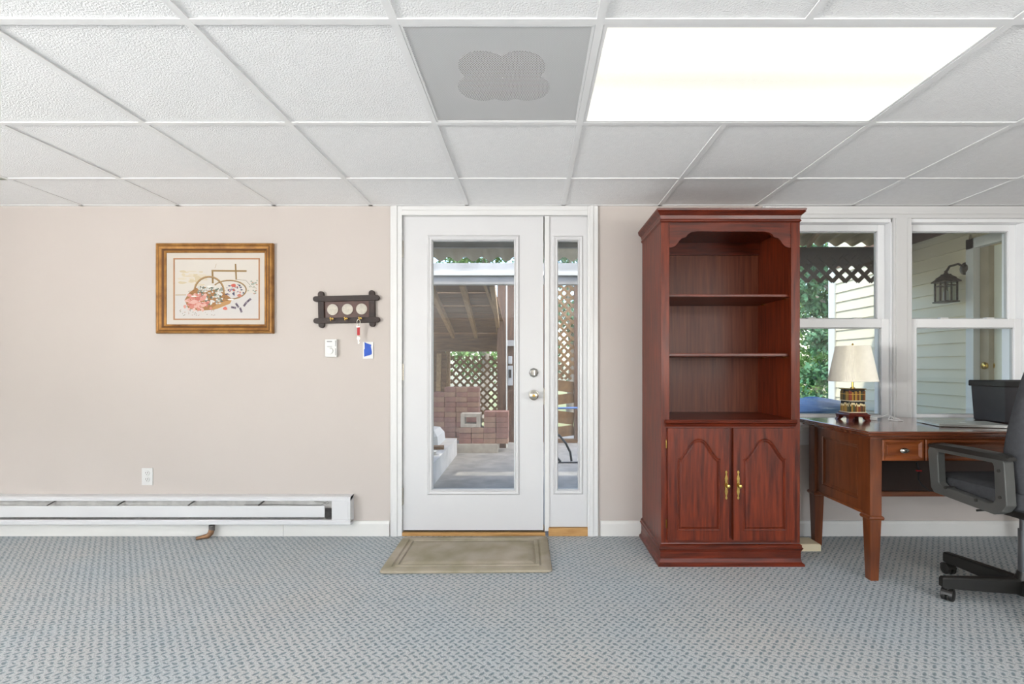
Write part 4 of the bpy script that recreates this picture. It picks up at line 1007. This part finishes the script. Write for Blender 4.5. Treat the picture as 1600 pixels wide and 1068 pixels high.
MB().box(XW - .03, XW + .2, 5.49, 5.60, GZ, 2.5).build('corner_board', M['exttrim'], wg)
MB().box(XW - .022, XW + .0, WY + .16, 5.6, 2.17, 2.30).build('frieze_board', M['soffit'], wg)
dw = sempty('door_2', (XW, 3.6, GZ), 'pale painted exterior door in the clapboard wing', 'door')
c1 = F * XW / (1527 - CX); ctop = WZ(398, c1)
MB().box(XW - .03, XW + .02, c1, dy0, GZ, 2.06).build('casing', M['exttrim'], dw)
MB().box(XW - .03, XW + .02, WY + .16, dy0, 1.985, 2.06).build('casing', M['exttrim'], dw)
dd = F * XW / (1541 - CX)
MB().box(XW + .02, XW + .09, dd, c1 - .001, GZ, 1.985).build('door_jamb', M['jambw'], dw)
MB().box(XW + .06, XW + .1, WY + .16, dd + .03, GZ, 1.985).build('slab', M['extdoor'], dw)
kp = P(1549, 571, F * (XW + .06) / (1549 - CX))
MB().lathe([(.03, 0), (.03, -.006), (.012, -.012), (.012, -.035), (.026, -.045), (.028, -.058), (.018, -.066), (.001, -.067)], kp + Vector((0, 0, 0)), 'x', 18).build('knob', M['brass'], dw, smooth=True)
# wall lantern on the wing
ly = F * (XW - .12) / (1480 - CX); lz = WZ(455, ly); X_ = XW - .13
ln = thing('wall_lantern', 'weathered metal lantern with glass panes on the clapboard wall', 'lantern', (X_, ly, lz))
hw_ = .048; zt2, zb2 = WZ(441, ly), WZ(470, ly)
MB().stack([(zb2 - .012, X_ - hw_ - .012, X_ + hw_ + .012, ly - hw_ - .012, ly + hw_ + .012), (zb2 - .004, X_ - hw_ - .012, X_ + hw_ + .012, ly - hw_ - .012, ly + hw_ + .012), (zb2, X_ - hw_, X_ + hw_, ly - hw_, ly + hw_)]).build('bottom_plate', M['lantern'], ln)
for a in (-1, 1):
    for b in (-1, 1): MB().box(X_ + a * hw_ - .005, X_ + a * hw_ + .005, ly + b * hw_ - .005, ly + b * hw_ + .005, zb2, zt2).build('corner_post', M['lantern'], ln)
for a in (-1, 1):
    MB().box(X_ + a * hw_ - .001, X_ + a * hw_ + .001, ly - hw_, ly + hw_, zb2, zt2).build('pane', M['lglass'], ln)
    MB().box(X_ - hw_, X_ + hw_, ly + a * hw_ - .001, ly + a * hw_ + .001, zb2, zt2).build('pane', M['lglass'], ln)
    MB().box(X_ + a * hw_ - .003, X_ + a * hw_ + .003, ly - .003, ly + .003, zb2, zt2).box(X_ + a * hw_ - .003, X_ + a * hw_ + .003, ly - hw_, ly + hw_, zt2 - .03, zt2 - .024).build('glazing_bar', M['lantern'], ln)
    MB().box(X_ - .003, X_ + .003, ly + a * hw_ - .003, ly + a * hw_ + .003, zb2, zt2).box(X_ - hw_, X_ + hw_, ly + a * hw_ - .003, ly + a * hw_ + .003, zt2 - .03, zt2 - .024).build('glazing_bar', M['lantern'], ln)
MB().lathe([(.018, zb2), (.018, zb2 + .07), (.001, zb2 + .09)], (X_, ly, 0), n=10).build('candle', M['plastic'], ln)
q = lambda zz, h: (zz, X_ - h, X_ + h, ly - h, ly + h)
MB().stack([q(zt2, hw_ + .018), q(zt2 + .006, hw_ + .02), q(zt2 + .03, .045), q(zt2 + .034, .048), q(zt2 + .055, .026), q(zt2 + .065, .022)]).build('hood', M['lantern'], ln)
MB().lathe([(.012, 0), (.016, .008), (.010, .016), (.013, .024), (.001, .034)], (X_, ly, zt2 + .064), n=10).build('finial', M['lantern'], ln)
MB().tube([(X_, ly, zt2 + .08), (X_ + .02, ly - .01, zt2 + .125), (X_ + .07, ly - .03, zt2 + .14), (XW - .02, ly - .05, zt2 + .11)], .009, 8).build('arm', M['lantern'], ln, smooth=True)
MB().lathe([(.05, 0), (.048, -.01), (.03, -.018), (.012, -.022)], (XW - .0145, ly - .05, zt2 + .10), 'x', 16).build('wall_plate', M['lantern'], ln, smooth=True)

# timber shelter beyond the door
sh = thing('timber_shelter', 'old timber lean-to shelter with boarded roof at the end of the patio', 'shelter', (-.6, 6.4, GZ))
ya, za, yb, zb = 4.95, 1.925, 7.95, 1.575
MB().box(-2.6, .95, 4.86, 4.93, 1.89, 2.10).build('front_beam', M['greyw'], sh)
MB().box(-2.6, .95, 4.84, 4.86, 1.975, 2.015).build('beam_strip', M['exttrim'], sh)
ed = [4.95, 5.52, 6.14, 6.90, 7.95]
zr = lambda y: za + (zb - za) * (y - ya) / (yb - ya)
gaps = [.012, .02, .02, .006]
for i, (a, b) in enumerate(zip(ed, ed[1:])):
    n_ = 2 if i > 0 else 2; mid = (a + b) / 2
    for c, d in ((a + .012, mid - .001), (mid + .001, b - .012)):
        MB().bar((-2.6, (c + d) / 2, zr((c + d) / 2) + .055), (-.40, (c + d) / 2, zr((c + d) / 2) + .055 + random.uniform(-.003, .003)), d - c, .02, up=(0, .116, 1)).build('roof_board', M['oldwood'], sh)
for x0_, x1_ in ((-1.04, -1.44), (-.70, -1.05), (-.395, -.62), (-1.55, -2.1)):
    MB().bar((P(688, 440, 5).x if False else x0_, ya, za + .0), (x0_ * 1.0 + (x1_ - x0_) * .55, yb, zb), .05, .09).build('rafter', M['rafterw'], sh)
MB().box(-2.6, -.42, 7.95, 8.03, WZ(549, 8), WZ(523, 8) + .04).build('back_beam', M['oldwood'], sh)
MB().box(-2.6, -1.40, 8.0, 8.03, GZ, WZ(549, 8)).build('back_wall_board', M['oldwood'], sh)
MB().box(P(700, 0, 8).x - .03, P(703, 0, 8).x, 7.97, 8.05, GZ, WZ(549, 8)).build('post', M['rafterw'], sh)
py_ = 7.08
MB().box(WX(777, py_), WX(790.5, py_), py_, py_ + .12, GZ, WZ(438, py_)).build('post', M['postw'], sh)
MB().box(WX(790.7, py_), WX(792, py_), py_ - .003, py_ + .12, GZ, WZ(438, py_)).build('post_edge_strip', M['exttrim'], sh)
MB().bar((WX(775, 6.6), 5.0, za - .01), (WX(777, 7), 7.0, WZ(500, 7)), .03, .03).build('brace', M['rafterw'], sh)
for k in range(5):
    xa = WX(792.5, 7.6) + k * .125
    MB().box(xa, xa + .12, 7.6 + random.uniform(0, .012), 7.63, GZ, WZ(440 + random.uniform(-4, 4), 7.6)).build('fence_plank', M['postw'], sh)
MB().box(WX(792, 7.5), WX(806, 7.5), 7.52, 7.58, WZ(540, 7.5), WZ(531, 7.5)).build('cross_rail', M['greyw'], sh)
mt = thing('meter_box', 'grey utility box fixed to the brown plank fence', 'meter box', (WX(797, 7.5), 7.55, WZ(585, 7.5)))
MB().box(WX(793.5, 7.5), WX(801, 7.5), 7.50, 7.60, WZ(602, 7.5), WZ(571, 7.5), .006).build('case', M['meter'], mt)
MB().box(WX(795, 7.5), WX(799, 7.5), 7.492, 7.50, WZ(590, 7.5), WZ(577, 7.5)).build('window', M['slot'], mt)
MB().box(WX(794, 7.5), WX(800, 7.5), 7.51, 7.60, WZ(568, 7.5), WZ(556, 7.5), .01).build('conduit_cap', M['meter'], mt)
la = thing('garden_lattice', 'tan garden lattice panel at the back of the shelter seen through the door', 'lattice', (-1.0, 8.05, GZ))
slats(la, (WX(703, 8.05), WX(778, 8.05), GZ, WZ(556, 8.05)), .128, .034, M['latt'], y=8.10)
for a_ in ((WX(703, 8.05), WX(778, 8.05), WZ(700, 8.05) - .0, WZ(697, 8.05)),):
    MB().box(a_[0], a_[1], 8.08, 8.12, GZ, GZ + .05).build('bottom_rail', M['latt'], la)
lb = thing('garden_lattice', 'tall brown lattice panel behind the narrow sidelight glass', 'lattice', (.5, 7.6, GZ))
slats(lb, (.30, WX(897, 7.6), WZ(592, 7.6), WZ(440, 7.6)), .128, .04, M['latt'], y=7.6)
MB().box(WX(897, 7.6), WX(912, 7.6), 7.57, 7.65, GZ, WZ(436, 7.6)).build('post', M['postw'], lb)
MB().box(.26, WX(912, 7.6), 7.58, 7.64, WZ(443, 7.6), WZ(434, 7.6)).build('top_rail', M['postw'], lb)
for k, (a, b) in enumerate(((592, 612), (614, 632), (640, 662), (664, 683))):
    MB().bar((.28, 7.61, WZ((a + b) / 2 + (3 if k % 2 else -2), 7.6)), (WX(897, 7.6), 7.61, WZ((a + b) / 2 - (2 if k % 2 else -3), 7.6)), .02, (b - a) / 767 * 7.6 * .86, up=(0, 0, 1)).build('plank', M['latt'], lb)
MB().box(.26, .95, 7.55, 7.62, GZ, GZ + .06).build('bottom_rail', M['oldwood'], lb)
br_ = MB().tube([P(866, 637.5, 6.6), P(905, 637, 6.6)], .014, 8).build('blue_rod', M['bluerod']); tag(br_, 'blue horizontal rod in front of the brown planks beyond the sidelight', 'rod')
# bent tube frame on the patio
tf = thing('tube_frame', 'black bent tube frame standing on the patio beyond the sidelight', 'frame', P(885, 722, 6.0))
MB().tube([P(864, 675, 6.0), P(874, 680, 6.0), P(884, 692, 6.0), P(891, 706, 6.0), P(893, 720, 6.0)], .014, 8).build('front_hoop', M['black'], tf, smooth=True)
MB().tube([P(862, 705, 5.95), P(868, 712, 5.95), P(876, 721, 5.95)], .014, 8).build('rear_hoop', M['black'], tf, smooth=True)
MB().tube([P(858, 723, 5.98), P(910, 722.5, 5.98)], .014, 8).build('foot_bar', M['black'], tf)
MB().tube([P(866, 650, 6.0), P(867, 700, 6.0), P(866, 722, 6.0)], .012, 8).build('upright', M['black'], tf)

# bricks: two stacks, each brick an object of its own
BW, BH, BD = .168, .073, .23
ORD = ['bottom', 'second', 'third', 'fourth', 'fifth', 'sixth', 'seventh', 'eighth', 'ninth', 'tenth', 'eleventh', 'twelfth']
bm_a = MB().box(-BW / 2 + .002, BW / 2 - .002, -BD / 2, BD / 2, .001, BH - .002, .004).build('paver_brick', M['brick'], None)
bm_b = MB().box(-BW / 2 + .002, BW / 2 - .002, -BD / 2, BD / 2, .001, BH - .002, .004).build('paver_brick', M['brick2'], None)
first = {0: bm_a, 1: bm_b}; used = {0: False, 1: False}
def brick(x, y, z_, label, group):
    k = 0 if random.random() < .6 else 1
    if used[k]: o = share(first[k], 'paver_brick')
    else: o = first[k]; used[k] = True
    o.location = (x + random.uniform(-.003, .003), y + random.uniform(-.008, .004), z_); o.rotation_euler = (0, 0, R(random.uniform(-.8, .8)))
    tag(o, label, 'brick', group)
plz = GZ
for c in range(4):
    for d in range(1):
        n_ = 11 if c < 1 else 12
        for k in range(n_):
            brick(WX(677, 7.2) + BW * (c + .5), 7.28 + d * (BD + .004), GZ + k * BH, f'reddish paver brick in the {ORD[k]} course of the taller stack beyond the door', 'taller stack of pavers')
pl = thing('pallet', 'pale concrete slab under the front stack of pavers', 'slab', (WX(745, 6.75), 6.85, GZ))
MB().box(WX(704, 6.7), WX(778, 6.7), 6.68, 7.02, GZ, WZ(693, 6.7), .006).build('slab', M['block'], pl)
z0p = WZ(693, 6.7) + .001
for c in range(4):
    for d in range(1):
        n_ = (3, 3, 6, 6)[c]
        for k in range(n_):
            brick(WX(718, 6.75) + BW * (c + .5), 6.82 + d * (BD + .004), z0p + k * BH * 1.0, f'reddish paver brick in the {ORD[k]} course of the lower stack on the pale slab', 'lower stack of pavers')
cbk = thing('hollow_block', 'pale hollow block shape lying on the lower stack of pavers', 'block', (WX(738, 6.75), 6.80, z0p + 3 * BH))
zc0 = z0p + 3 * BH; xc0, xc1 = WX(720, 6.75), WX(751, 6.75)
m = MB(); leaf(m, xc0, xc1, zc0, zc0 + .19, xc0 + .055, xc1 - .055, zc0 + .05, zc0 + .14, 6.72, 6.90); m.build('block_shell', M['block'], cbk, bevel=.004)  # pale hollow shape set on the lower pavers
# white curb box with lumber at the left
wc = thing('timber_curb', 'long white painted timber curb box on the patio left of the bricks', 'curb', (-1.2, 5.6, GZ))
a0 = P(676, 748, 4.95); a0.z = GZ; xa = WX(676, 4.95); 
MB().loops([[(xa - .9, 4.7, zz), (xa + .03, 4.7, zz), (-.99, 6.55, zz), (-1.9, 6.55, zz)] for zz in (GZ, GZ + .22)]).build('box', M['greyw'], wc)
for k in range(3):
    y = 4.85 + .36 * k
    tb = MB().bar((-1.75, y, GZ + .24 + .002), (-1.05 + .02 * k, y + .12, GZ + .242), .10, .035).build('lumber_board', M['greyw'] if k % 2 else M['oldwood'])
    tag(tb, ('brown weathered board lying nearest the house end of the white curb', 'pale grey board lying between two brown boards on the white curb', 'brown weathered board beside the folded grey sheet on the white curb')[k], 'board', 'boards lying on the curb')
fd = MB().loops([[(x, y, zz) for x, y in ((-1.75 + o, 5.9 + o), (-1.12 - o, 5.9 + o), (-1.12 - o, 6.4 - o), (-1.75 + o, 6.4 - o))] for o, zz in ((0, GZ + .221), (.01, GZ + .33), (.06, GZ + .40), (.15, GZ + .42))]).build('folded_sheet', M['meter']); tag(fd, 'folded grey sheet lying on the white timber curb', 'sheet')
for k, (a, b) in enumerate(((684, 691), (692.5, 699))):
    lbd = MB().bar((WX(a, 7.85), 7.82 - .0, GZ), (WX(a + 1, 7.85), 7.92, WZ(552, 7.85)), (b - a) / 767 * 7.85, .03, up=(0, 1, 0)).build('leaning_plank', M['rafterw'] if k == 0 else M['oldwood'])
    tag(lbd, 'tan plank leaning on the back of the shelter' if k == 0 else 'darker bark-edged plank leaning on the back of the shelter', 'plank')
# tarp-covered heap
tq = [(3.05, -.9), (3.0, -.4), (2.98, .3), (3.1, .9)]
L6 = []
for t, s_ in ((0, 1.04), (.3, 1.02), (.7, 1.0), (.88, .95), (.96, .78), (1.0, .35)):
    L6.append([(2.72 + .55 * s_ * math.cos(a) * (1 + .06 * math.sin(5 * a)), 4.95 + .45 * s_ * math.sin(a) * (1 + .05 * math.sin(7 * a + 1)), GZ + .85 * t + .02 * math.sin(3 * a) * (t > 0)) for a in [2 * math.pi * k / 36 for k in range(36)]])
tr_ = MB().loops(L6).build('tarp_cover', M['tarp'], None, smooth=True); tag(tr_, 'blue tarp draped over a low heap outside the window', 'tarp')

# trees
import numpy as np
def tree(x, y, h, rad, seed, mleaf, n, label, zlo=.2):
    rs = np.random.RandomState(seed)
    r = thing('tree', label, 'tree', (x, y, GZ - .02))
    MB().tube([(x, y, GZ - .02), (x + .08, y, GZ + h * .3), (x - .05, y + .05, GZ + h * .6), (x + .05, y, GZ + h * .9)], [.11, .09, .06, .02], 10).build('trunk', M['bark'], r, smooth=True)
    for k in range(7):
        a = rs.uniform(0, 6.28); z_ = GZ + h * rs.uniform(.25, .8)
        MB().tube([(x, y, z_), (x + rad * .4 * math.cos(a), y + rad * .4 * math.sin(a), z_ + h * .08), (x + rad * .8 * math.cos(a), y + rad * .8 * math.sin(a), z_ + h * .13)], [.035, .022, .006], 6).build('branch', M['bark'], r)
    nc = 60; cth = rs.uniform(0, 6.28, nc); crr = rad * np.sqrt(rs.uniform(.05, 1, nc)); cz = h * (zlo + (1 - zlo) * rs.uniform(0, 1, nc))
    cen = np.stack([crr * np.cos(cth), crr * np.sin(cth), cz], 1)
    c = cen[rs.randint(0, nc, n)] + rs.normal(0, rad * .16, (n, 3))
    d1 = rs.normal(0, 1, (n, 3)); d1 /= np.linalg.norm(d1, axis=1)[:, None]
    d2 = np.cross(d1, rs.normal(0, 1, (n, 3))); d2 /= np.linalg.norm(d2, axis=1)[:, None]
    L_ = rs.uniform(.035, .07, (n, 1)); W_ = L_ * .5
    v = np.stack([c - d1 * L_, c + d2 * W_, c + d1 * L_, c - d2 * W_], 1).reshape(-1, 3)
    v[:, 2] = np.maximum(v[:, 2], .03)
    me = bpy.data.meshes.new('foliage'); me.from_pydata(v.tolist(), [], np.arange(n * 4).reshape(-1, 4).tolist()); me.materials.append(mleaf)
    o = bpy.data.objects.new('foliage', me); COL.objects.link(o); o.parent = r; o['kind'] = 'stuff'
tree(5.35, 8.6, 3.8, .62, 1, M['leaf2'], 12000, 'dense blue green tree beyond the corner of the wing', .08)
tree(5.1, 10.2, 5.0, .62, 2, M['leaf'], 9000, 'light green leafy tree behind the blue green tree', .05)
tree(7.2, 12.4, 5.0, 1.1, 6, M['leaf'], 9000, 'broad light green tree at the far edge of the lawn', .05)
tree(-1.1, 11.2, 4.5, .9, 3, M['leaf'], 8000, 'leafy tree behind the lattice of the shelter')
tree(.95, 12.0, 4.8, .85, 4, M['leaf2'], 8000, 'leafy tree behind the tall lattice panel')
tree(9.9, 14.5, 6.5, 1.4, 5, M['leaf'], 6000, 'tall leafy tree standing farther back beyond the wing')
